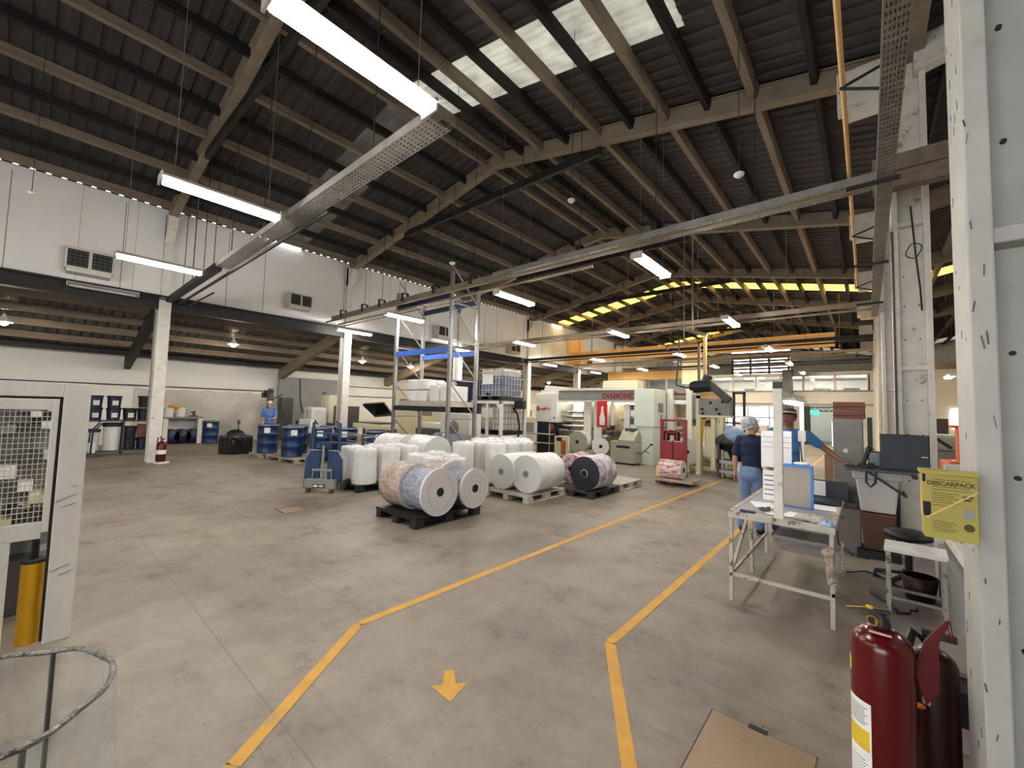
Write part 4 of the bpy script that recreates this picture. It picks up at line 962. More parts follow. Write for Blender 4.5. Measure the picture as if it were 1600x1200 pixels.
reel('film_reel', 'white reel in crumpled film at the second press unit', (-3.3, 13.0, .25), .5, .34, .5, 'film_white', 'film_white', seed=15, wob=.15)
t = thing('reel_stand', 'cream steel feet carrying the white reel of the second unit', 'stand', (-3.4, 12.6, 0))
MB().box(-.6, -.5, -.2, .3, 0, .4).box(.5, .62, -.2, .3, 0, .75).box(-.5, .5, 0, .1, .1, .2).build('frame', 'creambox', t)
# plate machine with holes
t = thing('plate_machine', 'grey steel plate with dark round holes on a cream machine', 'machine', (-3.15, 12.2, 0))
MB().box(-.42, .38, -.05, .25, 1.66, 2.1).build('hole_plate', 'grey', t, .01)
b = MB()
for x, z in ((-.32, 1.82), (-.1, 2.0), (.05, 1.82), (-.3, 1.7), (.12, 1.7), (.2, 2.03)): b.cyl((x, -.07, z), (x, -.05, z), .04, n=16)
b.build('round_hole', 'ink', t)
MB().box(-.45, .4, -.1, .3, 1.6, 1.66).box(-.5, -.38, 0, .25, 0, 2.2).box(.1, .2, 0, .2, 0, 1.62).box(-.1, 0, 0, .2, .2, 1.62).build('frame', 'creambox', t)
MB().box(-.5, .1, .0, .4, 2.12, 2.28).build('yellow_cover', 'gantry', t)
MB().bar((-.4, .1, 1.5), (.1, .1, 1.62), .06, .05).bar((-.4, .1, .9), (-.3, .1, 1.5), .05, .05).build('yellow_strut', 'yellow', t)
MB().box(-.3, .35, .1, .4, .5, 1.3).build('casing', 'creambox', t, .03)
t = thing('extraction_arm', 'dark motor and sloping arm hanging from an orange pipe above the plate machine', 'hoist', (-3.35, 12.0, 2.45))
MB().cyl((.0, 0, .15), (.0, 0, 1.4), .045).build('hanging_pipe', 'gantry', t)
MB().bar((.05, 0, 1.4), (-.75, .1, 1.72), .09, .1).cyl((-.35, .05, 1.6), (-.35, .05, 5.0), .02).build('swing_arm', 'rafter', t)
MB().cyl((-.3, 0, -.02), (.15, 0, .02), .17, n=20).cyl((-.38, 0, 0), (-.3, 0, 0), .12).build('motor', 'duct_dark', t)
MB().bar((.02, 0, .15), (.62, 0, -.4), .2, .2).cyl((.0, 0, .1), (.08, 0, .3), .12).build('sloping_arm', 'darkgrey', t, .03)
b = MB().tube([(-.75, .1, 1.72), (-.72, .05, 1.2), (-.76, 0, .35), (-.78, 0, .05), (-.6, 0, -.02), (-.3, 0, -.06)], .022)
tag(b.build('hanging_cable', 'black', loc=(-3.35, 12, 2.45)), 'black cable loop hanging left of the dark sloping arm', 'cable')
tag(MB().box(-.03, .03, -.03, .03, -1, .05).box(-.9, .03, -.03, .03, 0, .05).box(-.9, -.84, -.03, .03, -.1, .05).cyl((-.4, 0, .04), (-.4, 0, 3.7), .012).build('steel_gallows', 'rafter', loc=(-3.45, 11.8, 3.6)), 'beige hanging frame above the press gap', 'frame')
t = thing('goalpost_frame', 'black goalpost frame behind the woman', 'frame', (-2.95, 14, 0))
for x in (-.13, .15): MB().box(x-.035, x+.035, -.03, .03, 0, 2.38).build('post', 'black', t)
MB().box(-.165, .185, -.03, .03, 2.32, 2.38).build('cross_bar', 'black', t); MB().cyl((-.5, 0, 1.45), (.3, 0, 1.42), .025).cyl((-.55, 0, 1.45), (-.42, 0, 1.45), .06).build('spindle', 'black', t)
t = thing('covered_reel', 'black film-covered reel with light blue film bag behind the woman', 'wrapped load', (-2.75, 12.3, 0))
o = MB().ell((0, 0, .95), (.42, .3, .28)).ell((.2, 0, .7), (.3, .3, .3)).build('black_film', 'blackbag', t)
o = MB().ell((.1, -.1, 1.15), (.3, .25, .22), Ry(.6)).build('blue_film', 'bluebag', t)
for z in (.15, .4): MB().box(-.3, .5, -.3, .3, z, z+.08).build('shelf_plate', 'steel', t)
MB().box(-.3, -.25, -.3, .3, 0, .9).box(.45, .5, -.3, .3, 0, .9).build('frame', 'darkgrey', t)

# ------------------------------------------------------------------ red stacker with roll
t = thing('hand_stacker', 'dark red manual stacker with two mast posts', 'stacker', (-3.68, 10.55, 0), .05)
for x in (-.29, .27): MB().box(x-.04, x+.04, -.04, .04, .08, 1.53).build('mast_post', 'red_dull', t)
MB().box(-.3, .28, -.03, .03, 1.48, 1.53).build('cross_bar', 'red_dull', t)
MB().box(-.26, -.03, -.05, .05, .12, .98).box(.0, .24, -.05, .05, .12, .98).build('body_panel', 'red_dull', t, .01)
MB().cyl((-.18, 0, 1.0), (-.18, 0, 1.18), .08).cyl((.08, 0, 1.0), (.08, 0, 1.18), .07).ell((-.05, 0, 1.2), (.2, .08, .07)).build('pump', 'red', t)
MB().box(-.03, .0, -.06, .0, .5, 1.0).build('chain', 'black', t)
MB().box(-.22, -.12, -.7, -.05, .04, .09).box(.1, .2, -.7, -.05, .04, .09).build('fork', 'red_dull', t)
for x in (-.34, .3): MB().cyl((x-.03, .05, .07), (x+.03, .05, .07), .07, n=18).build('wheel', 'black', t)
tag(MB().box(-.38, .45, -.4, .3, 0, .05).build('pallet_board', 'wood', loc=(-3.45, 10.2, .09)), 'wooden board on the forks of the red stacker', 'board')
tag(MB().box(-.1, .1, -.2, .2, 0, .25).build('orange_block', 'gantry', loc=(-3.85, 10.3, .14)), 'orange wooden block behind the red printed reel', 'block')
reel('film_reel', 'small red and white printed reel on the red stacker', (-3.28, 10.05, .14), PI/2, .22, .52, 'film_red', 'film_end', seed=16)

# ------------------------------------------------------------------ work shop items at the left back
t = thing('partition_wall', 'grey partition panel right of the plastic sheet', 'partition', (-20.25, 8.5, 0))
MB().box(-.1, 0, -1.2, 1.6, 0, 2.85).build('panel', 'wall_grey', t)
MB().tube([(.03, -.3, 2.8), (.04, -.25, 1.8), (.05, -.1, 1.2)], .02).build('cable', 'ink', t)
b = MB()
for k in range(4): b.box(.0, .02, .75, 1.0, 1.9+k*.1, 1.93+k*.1)
b.box(.0, .02, .86, .88, 1.86, 2.26).build('vent_grid', 'ink', t)
t = thing('tool_cabinet', 'narrow dark grey locker standing at the corner of the partition', 'locker', (-19.9, 7.5, 0))
MB().box(-.2, .2, -.25, .25, 0, 1.9).build('casing', 'darkgrey', t, .01); MB().box(.2, .21, -.03, -.01, 1, 1.2).build('handle', 'steel', t)
t = thing('drill_press', 'dark column drill behind the worker at the drums', 'drill', (-17.6, 6.0, 0))
MB().cyl((0, 0, 0), (0, 0, 2.15), .06).cyl((.2, 0, 1.7), (.2, 0, 2.2), .09).build('column', 'darkgrey', t)
MB().box(-.4, .3, -.06, .06, 2.02, 2.14).box(-.45, -.2, -.12, .12, 1.85, 2.05).build('head', 'black', t, .02); MB().bar((.25, 0, 1.75), (.55, .3, 2.0), .03, .03).build('lever', 'black', t)
t = thing('workbench', 'long workbench with white casings behind the blue drums', 'workbench', (-17.75, 7.8, 0), -.2)
MB().box(-1.2, 1.4, -.45, .45, .82, .9).build('bench_top', 'darkgrey', t, .01)
for x in (-1.1, 1.3):
    for y in (-.4, .4): MB().box(x-.04, x+.04, y-.04, y+.04, 0, .82).build('leg', 'darkgrey', t)
t = thing('bench_machine', 'white rounded machine casing lit bright on the workbench', 'machine', (-17.6, 7.8, .9), -.2)
MB().box(-.75, .75, -.3, .3, 0, .62).build('casing', 'white', t, .12); MB().prism([(-.02, .15), (.08, .15), (.14, .5), (.04, .5)], 'Y', -.31, -.3).build('slot', 'grey', t)
MB().box(-1.1, -.85, -.2, .2, .0, .45).build('side_box', 'white', t, .02)
tag(MB().box(-.5, .5, -.3, .3, 0, .5).build('storage_box', 'white', loc=(-16.4, 7.2, .55), bevel=.01), 'white box standing right behind the blue drum row', 'box')
t = thing('tall_cabinet', 'tall cream cabinet with lit front beside the second left column', 'cabinet', (-17.6, 8.6, 0))
MB().box(-.55, .2, -.3, .3, .0, 2.05).build('casing', 'creambox', t, .01)
MB().box(-.15, .18, -.315, -.3, .6, 2.0).build('door', 'white', t, .01)
t = thing('control_cabinet', 'dark grey control cabinet on legs right of the second left column', 'cabinet', (-15.9, 8.3, 0), .2)
MB().box(-.4, .4, -.3, .3, .75, 1.6).build('casing', 'darkgrey', t, .01); MB().box(.18, .34, -.31, -.3, 1.45, 1.56).build('yellow_sticker', 'label_yellow', t)
for x in (-.36, .36): MB().box(x-.04, x+.04, -.25, .25, 0, .75).build('leg', 'black', t)
MB().box(-.4, .4, -.28, .28, .1, .7).build('lower_box', 'black', t, .02)
t = thing('wire_trolley', 'steel tube trolley between the stacker and the white rolls', 'trolley', (-9.9, 5.5, 0), .35)
for z in (.3, .5, .72, .92): MB().tube([(-.6, -.3, z), (.35, -.3, z), (.42, -.3, z-.05), (.42, .3, z-.05), (-.6, .3, z)], .016).build('side_rail', 'steel', t)
for x in (-.58, .4):
    for y in (-.3, .3): MB().cyl((x, y, .05), (x, y, .95), .018, n=8).build('post', 'darkgrey', t)
MB().box(-.6, .42, -.3, .3, .12, .16).build('bottom_tray', 'steel', t); MB().tube([(.42, 0, .5), (.65, 0, .35), (.8, 0, .1)], .03).build('tow_bar', 'black', t)
t = thing('screen_table', 'machine table with open black lid in front of the cream wall', 'machine', (-13.7, 8.5, 0))
MB().box(-1.3, .55, -.4, .45, .8, .98).build('table_top', 'creambox', t, .02)
for x in (-.55, .45):
    for y in (-.35, .35): MB().box(x-.03, x+.03, y-.03, y+.03, 0, .8).build('leg', 'darkgrey', t)
MB().box(-.5, .4, -.35, .35, .35, .75).build('lower_casing', 'grey', t, .02)
MB().add([(-1.2, -.35, 1.0), (.45, -.35, 1.0), (.45, .35, 1.02), (-1.2, .35, 1.02), (-1.2, -.35, 1.03), (.45, -.35, 1.03), (.45, .35, 1.05), (-1.2, .35, 1.05)], [(0,3,2,1),(4,5,6,7),(0,1,5,4),(1,2,6,5),(2,3,7,6),(3,0,4,7)]).build('black_plate', 'blackglass', t)
def slab(q, th, nrm):
    n_ = Vector(nrm).normalized()*th; v = [tuple(Vector(p)) for p in q]+[tuple(Vector(p)+n_) for p in q]
    return MB().add(v, [(0,1,2,3),(7,6,5,4),(0,4,5,1),(1,5,6,2),(2,6,7,3),(3,7,4,0)])
q = [(-1.1, -.15, 1.66), (.32, -.15, 1.73), (.09, .4, 1.28), (-1.06, .4, 1.19)]
slab(q, .05, (0, .6, .8)).build('tilted_lid', 'blackglass', t)
slab([tuple(Vector(p)+Vector((0, .032, .042))) for p in q], .05, (0, .6, .8)).build('lid_back', 'grey', t)
t = thing('long_machine', 'low dark-fronted machine bench seen through the rack uprights', 'machine', (-10.8, 8.9, 0))
MB().box(-.9, .9, -.3, .4, .45, .95).build('front_casing', 'darkgrey', t, .02); MB().box(-.9, .9, -.2, .4, .95, 1.15).build('upper_casing', 'offwhite', t, .03)
for x in (-.85, .85): MB().box(x-.04, x+.04, -.25, .35, 0, .45).build('leg', 'black', t)
t = thing('wall_cabin', 'cream office cabin wall with a grey window behind the rack', 'cabin', (-16.2, 11.8, 0))
MB().box(-1.4, 2.2, -.05, 1.0, 0, 2.4).build('cabin_wall', 'creambox', t); f = MB().box(.6, 1.4, -.07, -.05, 1.25, 2.05).build('window_frame', 'grey', t); MB().box(.65, 1.35, -.075, -.07, 1.3, 2.0).build('pane', 'wall_grey', f)
t = thing('wall_pipe', 'two thin cable runs along the far left wall', 'pipe', (XW+.05, 12, 0)); MB().cyl((0, -2, 2.6), (0, 12, 2.6), .02, n=6).cyl((0, -2, 2.1), (0, 12, 2.1), .02, n=6).build('run', 'ink', t)

# ------------------------------------------------------------------ inspection table
t = thing('inspection_table', 'white steel tube table with paper-covered top beside the walkway', 'table', (-.62, 5.2, 0))
X0, X1, Y0, Y1, H = -.37, .4, -.9, .88, .8
MB().box(X0, X1, Y0, Y1, H-.03, H).build('table_top', tint('grey_lilac_table_top', '#a8a2a6'), t, .004)
MB().box(X0-.01, X1+.01, Y0-.01, Y0+.03, H-.05, H+.005).box(X0-.01, X0+.03, Y0, Y1, H-.05, H+.005).box(X1-.03, X1+.01, Y0, Y1, H-.05, H+.005).box(X0, X1, Y1-.03, Y1+.01, H-.05, H+.005).build('rim', 'tube_paint', t)
for x in (X0+.015, X1-.015):
    for y in (Y0+.015, -.0, Y1-.015):
        if y == 0 and x > 0: continue
        MB().box(x-.015, x+.015, y-.015, y+.015, 0, H-.03).build('leg', 'tube_paint', t)
MB().box(X0, X1, Y0+.005, Y0+.025, .22, .25).box(X0+.005, X0+.025, Y0, Y1, .22, .25).box(X1-.02, X1, Y0, Y1, .25, .28).build('stretcher', 'tube_paint', t)
MB().bar((X0+.015, Y0, .24), (X0+.015, 0, .75), .025, .025).build('diagonal', 'tube_paint', t)
MB().box(-.1, .36, .0, .02, .3, .72).build('hanging_panel', 'ledge', t); MB().box(-.1, .36, -.01, .0, .58, .595).box(-.1, .36, -.01, .0, .42, .435).build('panel_groove', 'ink', t)
MB().box(-.1, .35, -.35, .7, .5, .53).build('lower_shelf', 'grey', t)
t2 = thing('light_post', 'square beige post with black cap on the table front edge, lamp arm behind', 'lamp post', (-.6, 4.33, 0))
MB().box(-.033, .033, -.03, .03, .755, 1.94).build('post', 'column', t2); MB().box(-.035, .035, -.032, .032, 1.94, 2.0).build('cap', 'black', t2)
MB().bar((.0, .0, 1.89), (.045, 1.35, 1.89), .05, .06).build('arm', 'column', t2)
h = MB().box(-.07, .1, .25, 1.25, 1.845, 1.87).build('lamp_housing', 'white', t2); MB().cyl((.02, .3, 1.83), (.02, 1.2, 1.83), .018, n=10).build('tube', 'lamp_desk', h)
MB().box(.025, .065, 1.3, 1.35, .8, 1.9).build('rear_post', 'white', t2); MB().box(.01, .08, 1.285, 1.3, 1.42, 1.54).build('switch_box', 'fixture', t2)
MB().tube([(.03, 1.28, 1.42), (.045, 1.28, 1.2), (.03, 1.28, .9), (.02, 1.3, .82)], .006).build('cord', 'ink', t2)
for k, (x, y, z, w_, h_, lab) in enumerate([(-.765, 5.0, 1.17, .16, .37, 'large white form hanging left behind the table post'), (-.63, 5.05, 1.17, .09, .37, 'large white form hanging right behind the table post'), (-.76, 5.02, .83, .15, .3, 'small printed notice below the hanging forms')]):
    t = thing('hanging_paper', lab, 'paper', (x, y, z))
    MB().box(-w_/2, w_/2, 0, .004, 0, h_).build('sheet', 'paper', t); b = MB()
    for q in range(3 if k < 2 else 5): b.box(-w_*.42, w_*.42 if k < 2 else w_*.2, -.002, 0, h_*(.18+q*.16) if k == 2 else h_*(.55+q*.14), h_*(.18+q*.16)+(.008 if k == 2 else .003) if k == 2 else h_*(.55+q*.14)+.003)
    b.build('print_line', 'ink', t)
    MB().box(-w_/2, w_/2, .004, .01, h_-.005, h_+.005).build('clip_rail', 'steel', t)
t = thing('framed_board', 'milky board in a bright blue frame standing on the table', 'board', (-.545, 4.98, .8), -.03)
MB().box(-.12, .12, 0, .012, .01, .4).build('board', 'clear_board', t)
MB().box(-.135, .14, -.012, .03, .395, .42).box(.12, .14, -.012, .03, .0, .4).box(-.135, .14, -.005, .02, 0, .012).build('frame', 'blue_frame', t)
tag(MB().ell((0, 0, .012), (.07, .03, .018)).ell((.04, 0, .015), (.03, .02, .02)).build('crumpled_film', 'film_white', loc=(-.5, 4.99, 1.22)), 'crumpled clear film scrap on top of the blue frame', 'film scrap')
papers = [(-.75, 5.3, .16, .24, .1, 'white sheet under the hanging forms'), (-.8, 4.85, .2, .28, .35, 'white drawing sheet near the left table edge'), (-.45, 4.6, .26, .18, -.1, 'cluttered sheet at the front of the table'), (-.33, 5.15, .18, .26, .05, 'white sheet right of the blue frame'), (-.62, 4.5, .22, .16, .2, 'sheet in front of the blue frame'), (-.8, 5.7, .2, .26, .1, 'white sheet at the back left of the table')]
for x, y, w_, h_, a, lab in papers:
    t = thing('loose_sheet', lab, 'paper', (x, y, .802+.001*papers.index((x, y, w_, h_, a, lab))), a, 'papers on the table')
    MB().box(-w_/2, w_/2, -h_/2, h_/2, 0, .002).build('sheet', 'paper', t)
tag(MB().box(-.16, .16, -.01, .01, 0, .2).build('dark_folder', 'charcoal', loc=(-.33, 5.78, .8)), 'dark upright case at the back right of the table', 'case')
tag(MB().box(-.06, .06, -.002, .002, -.08, .08).build('note', 'paper', loc=(-.42, 5.765, .91)), 'white note stuck on the dark case', 'paper')
tag(MB().box(-.12, .12, -.16, .16, 0, .03).build('dark_pouch', 'charcoal', loc=(-.33, 5.5, .803), bevel=.012), 'dark grey flat pouch on the table before the dark case', 'pouch')
tag(MB().box(-.06, .06, -.02, .03, 0, .02).build('black_holder', 'black', loc=(-.85, 4.36, .8)), 'black holder on the front left table edge', 'holder')
tag(MB().ell((0, 0, .02), (.05, .025, .02)).ell((.03, .01, .03), (.02, .02, .02)).build('tool_pile', 'darkgrey', loc=(-.74, 4.52, .805)), 'small dark tool left of the table post', 'tool')
fine_tx = D.textures.new('fine_crumple', 'CLOUDS'); fine_tx.noise_scale = .035
o = MB().ell((0, 0, .02), (.13, .06, .03), None, 40, 20).build('rag', 'wood_white', loc=(-.38, 4.42, .805)); md = o.modifiers.new('d', 'DISPLACE'); md.texture = fine_tx; md.strength = .05; tag(o, 'pale crumpled rag on the front of the table', 'rag')
o = MB().ell((0, 0, .0), (.06, .045, .035), None, 30, 20).build('blue_rag', 'bluebag', loc=(-.26, 4.36, .8)); md = o.modifiers.new('d', 'DISPLACE'); md.texture = fine_tx; md.strength = .05; tag(o, 'light blue crumpled film at the front right table corner', 'rag')
o = MB().ell((0, 0, 0), (.028, .025, .16), None, 24, 30).ell((-.01, 0, .1), (.04, .03, .05), None, 24, 16).build('hanging_tape', 'wood', loc=(-.245, 4.27, .5)); md = o.modifiers.new('d', 'DISPLACE'); md.texture = fine_tx; md.strength = .06; tag(o, 'bundle of tangled tape hanging on the front right table leg', 'tape')

# ------------------------------------------------------------------ cabinet, bins, desk, stool
t = thing('grey_cabinet', 'grey steel cabinet left of the column row', 'cabinet', (-.24, 8.75, 0))
MB().box(-.19, .19, -.2, .35, 0, 1.68).build('body', 'grey', t, .006)
MB().box(-.18, .18, -.21, -.2, .05, 1.62).build('door', 'grey', t, .004)
MB().cyl((-.03, -.215, 1.17), (-.03, -.21, 1.17), .035, n=20).build('round_sticker', 'label_white', t)
for k, z in enumerate((1.68, 1.82)):
    tag(MB().box(-.2, .2, -.2, .35, 0, .13).box(-.21, .21, -.21, -.2, .05, .06).build('wooden_crate', 'wood_red', loc=(-.22, 8.75, z), bevel=.008), 'red-brown wooden box on the grey cabinet, %s of two' % ('lower' if k == 0 else 'upper'), 'box', 'wooden boxes on the cabinet')
tag(MB().box(-.1, .05, -.1, .1, 0, 1.0).build('small_cabinet', 'cardboard', loc=(-.52, 9.9, 0)), 'narrow cardboard stack left of the grey cabinet', 'box')
tag(MB().box(-.03, .03, -.1, .1, 0, 1.7).build('green_board', tint('dark_green_paint', '#27382c'), loc=(.03, 8.4, 0.012)), 'dark green panel between the grey cabinet and the columns', 'panel')
t = thing('shelf_desk', 'black steel shelf desk bolted to the monitor column', 'desk', (.12, 6.75, 0))
MB().box(-.32, .3, -.28, .3, 1.07, 1.1).build('desk_top', 'darkgrey', t, .004)
MB().box(.12, .16, .27, .31, .1, 1.07).box(.26, .3, -.28, .3, 1.03, 1.07).build('bracket_post', 'black', t)
MB().bar((-.12, -.2, 1.06), (.2, -.2, .82), .025, .025).bar((.2, -.2, .82), (.2, .3, .8), .025, .025).build('diagonal_brace', 'black', t)
t = thing('monitor', 'large dark grey monitor casing seen from behind', 'monitor', (.32, 6.62, 1.1))
MB().box(-.21, .21, -.02, .035, .0, .42).build('back_shell', 'charcoal', t, .012)
MB().box(-.14, .14, .035, .12, .06, .34).build('rear_bulge', 'charcoal', t, .03)
MB().box(-.12, .12, -.1, .12, -.0, .015).build('foot', 'black', t)
MB().box(.14, .19, -.024, -.02, .17, .18).build('maker_strip', 'label_white', t)
t = thing('barcode_phone', 'black handset leaning on its cradle on the shelf desk', 'phone', (-.02, 6.72, 1.1))
MB().obox((0, 0, .13), (.05, .05, .26), Ry(.3)).build('handset', 'black', t, .015); MB().box(-.08, .08, -.06, .06, 0, .04).build('cradle', 'black', t, .01)
tag(MB().box(-.06, .06, -.07, .07, 0, .19).build('label_printer', 'blackglass', loc=(.06, 6.9, 1.1), bevel=.01), 'small black device between handset and monitor', 'device')
t = thing('keyboard', 'dark keyboard at the left end of the shelf desk', 'keyboard', (-.1, 6.55, 1.1)); MB().box(-.12, .1, -.07, .07, 0, .02).build('case', 'charcoal', t, .004)
b = MB()
for i in range(9):
    for j in range(4): b.box(-.115+i*.024, -.096+i*.024, -.06+j*.03, -.036+j*.03, .02, .026)
b.build('keys', 'ink', t)
tag(MB().tube([(-.02, 6.45, 1.08), (-.02, 6.44, .95), (.02, 6.44, .9), (.06, 6.44, .95), (.07, 6.45, 1.08)], .012).build('cable_loop', 'black'), 'black cable loop hanging below the shelf desk', 'cable')
t = thing('plastic_bin', 'white plastic bin stacked on the brown tub under the shelf desk', 'bin', (.08, 6.9, .56))
MB().add([(-.16, -.16, 0), (.16, -.16, 0), (.16, .16, 0), (-.16, .16, 0), (-.21, -.21, .47), (.21, -.21, .47), (.21, .21, .47), (-.21, .21, .47)], [(0,3,2,1),(4,5,6,7),(0,1,5,4),(1,2,6,5),(2,3,7,6),(3,0,4,7)]).build('tub', 'bin_white', t, .02)
MB().box(-.23, .23, -.23, .23, .4, .5).build('rim', 'bin_white', t, .015)
t = thing('plastic_tub', 'brown translucent tub under the white bin', 'bin', (.08, 6.9, .1))
MB().add([(-.13, -.13, 0), (.13, -.13, 0), (.13, .13, 0), (-.13, .13, 0), (-.17, -.17, .45), (.17, -.17, .45), (.17, .17, .45), (-.17, .17, .45)], [(0,3,2,1),(4,5,6,7),(0,1,5,4),(1,2,6,5),(2,3,7,6),(3,0,4,7)]).build('tub', 'bin_brown', t, .02)
MB().box(-.2, .2, -.2, .2, -.1, 0).build('base', 'black', t)
t = thing('power_supply', 'dark electronic box on a pale cabinet left of the brown tub', 'device', (-.2, 6.95, 0))
MB().box(-.13, .1, -.15, .2, .56, .84).build('electronic_box', 'darkgrey', t, .01); MB().box(-.1, .07, -.155, -.15, .63, .78).build('face_plate', 'blackglass', t)
MB().box(-.15, .12, -.12, .2, 0, .56).build('pale_cabinet', 'ledge', t, .01); MB().tube([(-.13, -.16, .8), (-.14, -.17, .4), (-.1, -.18, .1), (.05, -.3, .02)], .007).build('cord', 'black', t)
def stool_():
    t = thing('white_stool', 'white-topped steel stool standing on the grey floor strip', 'stool', (.3, 5.15, .012), -.05)
    MB().box(-.2, .2, -.16, .16, .52, .56).build('seat', 'white', t, .008)
    for x in (-.175, .175):
        for y in (-.135, .135): MB().box(x-.015, x+.015, y-.015, y+.015, 0, .52).build('leg', 'tube_paint', t)
    MB().box(-.17, .17, -.145, -.125, .12, .14).box(-.17, .17, .125, .145, .12, .14).box(-.185, -.165, -.13, .13, .2, .22).box(.165, .185, -.13, .13, .2, .22).build('stretcher', 'steel', t)
stool_()
M['pail_dark'] = mat('dark_maroon_plastic', '#34090d', .5, 0, .3, 6)
M['ext_dark'] = mat('shade_dark_red_enamel', '#2a0a0c', .3, 0, .3, 6)  # red darkened in its base colour to paint the shadow beside the column
t = thing('office_chair', 'black chair base in the shadow behind the white stool', 'chair', (.3, 5.95, .012))
MB().ell((0, 0, .5), (.2, .2, .06)).build('seat', 'black', t); MB().cyl((0, 0, .1), (0, 0, .48), .03).build('gas_post', 'black', t)
for k in range(5):
    a = k*2*PI/5+.4; MB().bar((0, 0, .12), (.27*math.cos(a), .27*math.sin(a), .07), .035, .03).cyl((.27*math.cos(a)-.015, .27*math.sin(a), .03), (.27*math.cos(a)+.015, .27*math.sin(a), .03), .03).build('leg', 'black', t)
tag(MB().lathe([(.001, 0), (.1, 0), (.13, .22), (.12, .22)], n=20).build('red_pail', 'pail_dark', loc=(.35, 5.55, .012)), 'dark maroon pail under the white stool', 'bucket')
t = thing('guard_rail', 'sloping white guard tube between the near columns', 'rail', (.5, 4.6, 0))
MB().bar((0, 1.2, .72), (.0, -1.3, .76), .06, .07).build('tube', 'column', t, .01); MB().box(-.03, .03, 1.1, 1.16, 0, .72).build('post', 'column', t); MB().box(-.03, .03, -1.2, -1.14, 0, .74).build('post', 'column', t)
b = MB().box(-.02, .02, -1.1, 1.0, .05, .55); b.build('kick_panel', 'wall_grey', t)
random.seed(5)
for k, lab in enumerate(['from the table to the shelf desk', 'curled beside the stool', 'thin one crossing the grey strip']):
    pts = []; x, y = [(-.2, 5.9), (.0, 5.4), (.05, 6.2)][k]
    for q in range(10): pts.append((x, y, .02+.004*q % .01)); x += random.uniform(-.02, .09); y += random.uniform(-.16, .1)
    tag(MB().tube(pts, .008).build('floor_cable', 'black'), 'black cable on the floor, %s' % lab, 'cable', 'floor cables')
t = thing('stone_ledge', 'pale ledge slab on a dark box behind the red extinguisher', 'ledge', (.42, 3.75, 0))
MB().box(-.14, .3, -.1, .5, .2, .23).build('slab', 'ledge', t, .005); MB().box(-.12, .28, -.3, .45, .0, .2).build('dark_box', 'black', t)

# cable coils on column
tag(MB().tube([(.5+.09*math.cos(a*.5)*(.8+.2*math.sin(a)), 7.385-.005*a/26, 3.9+.1*math.sin(a*.5)) for a in range(26)], .006).tube([(.48, 7.37, 4.5), (.52, 7.385, 3.8), (.55, 7.385, 3.4), (.56, 7.385, 3.1)], .01).build('cable_coil', 'ink'), 'coiled thin cable hanging on the monitor column', 'cable')
tag(MB().cyl((.295, 7.385, .0), (.295, 7.385, 4.2), .014, n=8).build('conduit', 'darkgrey'), 'dark conduit up the left edge of the monitor column', 'pipe')

# yellow sharps carton on near column
t = thing('sharps_carton', 'yellow lettered carton strapped to the nearest column', 'carton', (.215, 2.15, 1.285), .0)
b = MB().box(-.066, .066, -.045, .045, 0, .225); b.build('carton', 'sharps', t, .002)
MB().box(-.074, .07, -.05, .05, .222, .236).build('lid', 'sharps', t, .003)
MB().box(-.0665, -.06, -.046, -.02, .08, .125).box(-.066, -.048, -.0455, -.045, .075, .125).box(-.068, -.06, -.046, -.04, .195, .225).build('side_slot', 'core', t)
lettering('DESCARPACK', .0188, 'sharps_ink', t, (.002, -.0455, .192), (PI/2, 0, 0), depth=.0004, bold=True)
b = MB()
for z, x1 in ((.205, .05), (.18, .05), (.17, .055), (.158, .02), (.15, .01), (.142, .02), (.134, .005), (.126, .018), (.116, .0), (.06, .01), (.052, .015), (.044, .005), (.036, .015), (.028, .01)): b.box(-.045, x1, -.0458, -.045, z, z+.0018)
b.box(.03, .055, -.0458, -.045, .15, .156).box(.03, .05, -.0458, -.045, .14, .146)
b.build('print_block', 'sharps_ink', t); MB().cyl((.043, -.0458, .05), (.043, -.045, .05), .013, n=16).build('round_print', 'sharps_ink', t)
MB().box(.03, .056, -.0458, -.045, .08, .11).build('grey_symbol', 'grey', t)
MB().bar((-.06, -.047, .07), (.068, -.048, .175), .0035, .003).bar((-.072, -.045, .075), (-.066, .045, .18), .003, .003).build('strap', 'gantry', t)

# extinguishers in the foreground
def ext(name, label, loc, r, h, m, rz=0):
    t = thing(name, label, 'fire extinguisher', loc, rz)
    MB().lathe([(.001, .0), (r*.9, .0), (r, .02), (r, h-.07), (r*.985, h-.06), (r*.99, h-.045), (r*.86, h-.015), (r*.5, h+.012), (r*.25, h+.02), (.001, h+.02)], n=48).build('cylinder', m, t)
    return t
t = ext('fire_extinguisher', 'large red fire extinguisher in the lower right corner of the view', (.03, 2.38, .012), .103, .8, 'red')
def patch(r, a0, a1, z0, z1, m, name, par, n=14):
    vs = []
    for i in range(n+1):
        a = a0+(a1-a0)*i/n; vs += [(r*math.cos(a), r*math.sin(a), z0), (r*math.cos(a), r*math.sin(a), z1)]
    return MB().add(vs, [(2*i, 2*i+2, 2*i+3, 2*i+1) for i in range(n)], True).build(name, m, par)
A0, A1 = -PI*.95, -PI*.62
l = patch(.1035, A0, A1, .12, .53, 'label_white', 'paper_label', t)
patch(.1038, A0+.04, A1-.06, .34, .42, 'label_yellow', 'yellow_field', l); patch(.1038, A0+.04, A1-.06, .2, .3, 'paper', 'white_field', l)
b = MB()
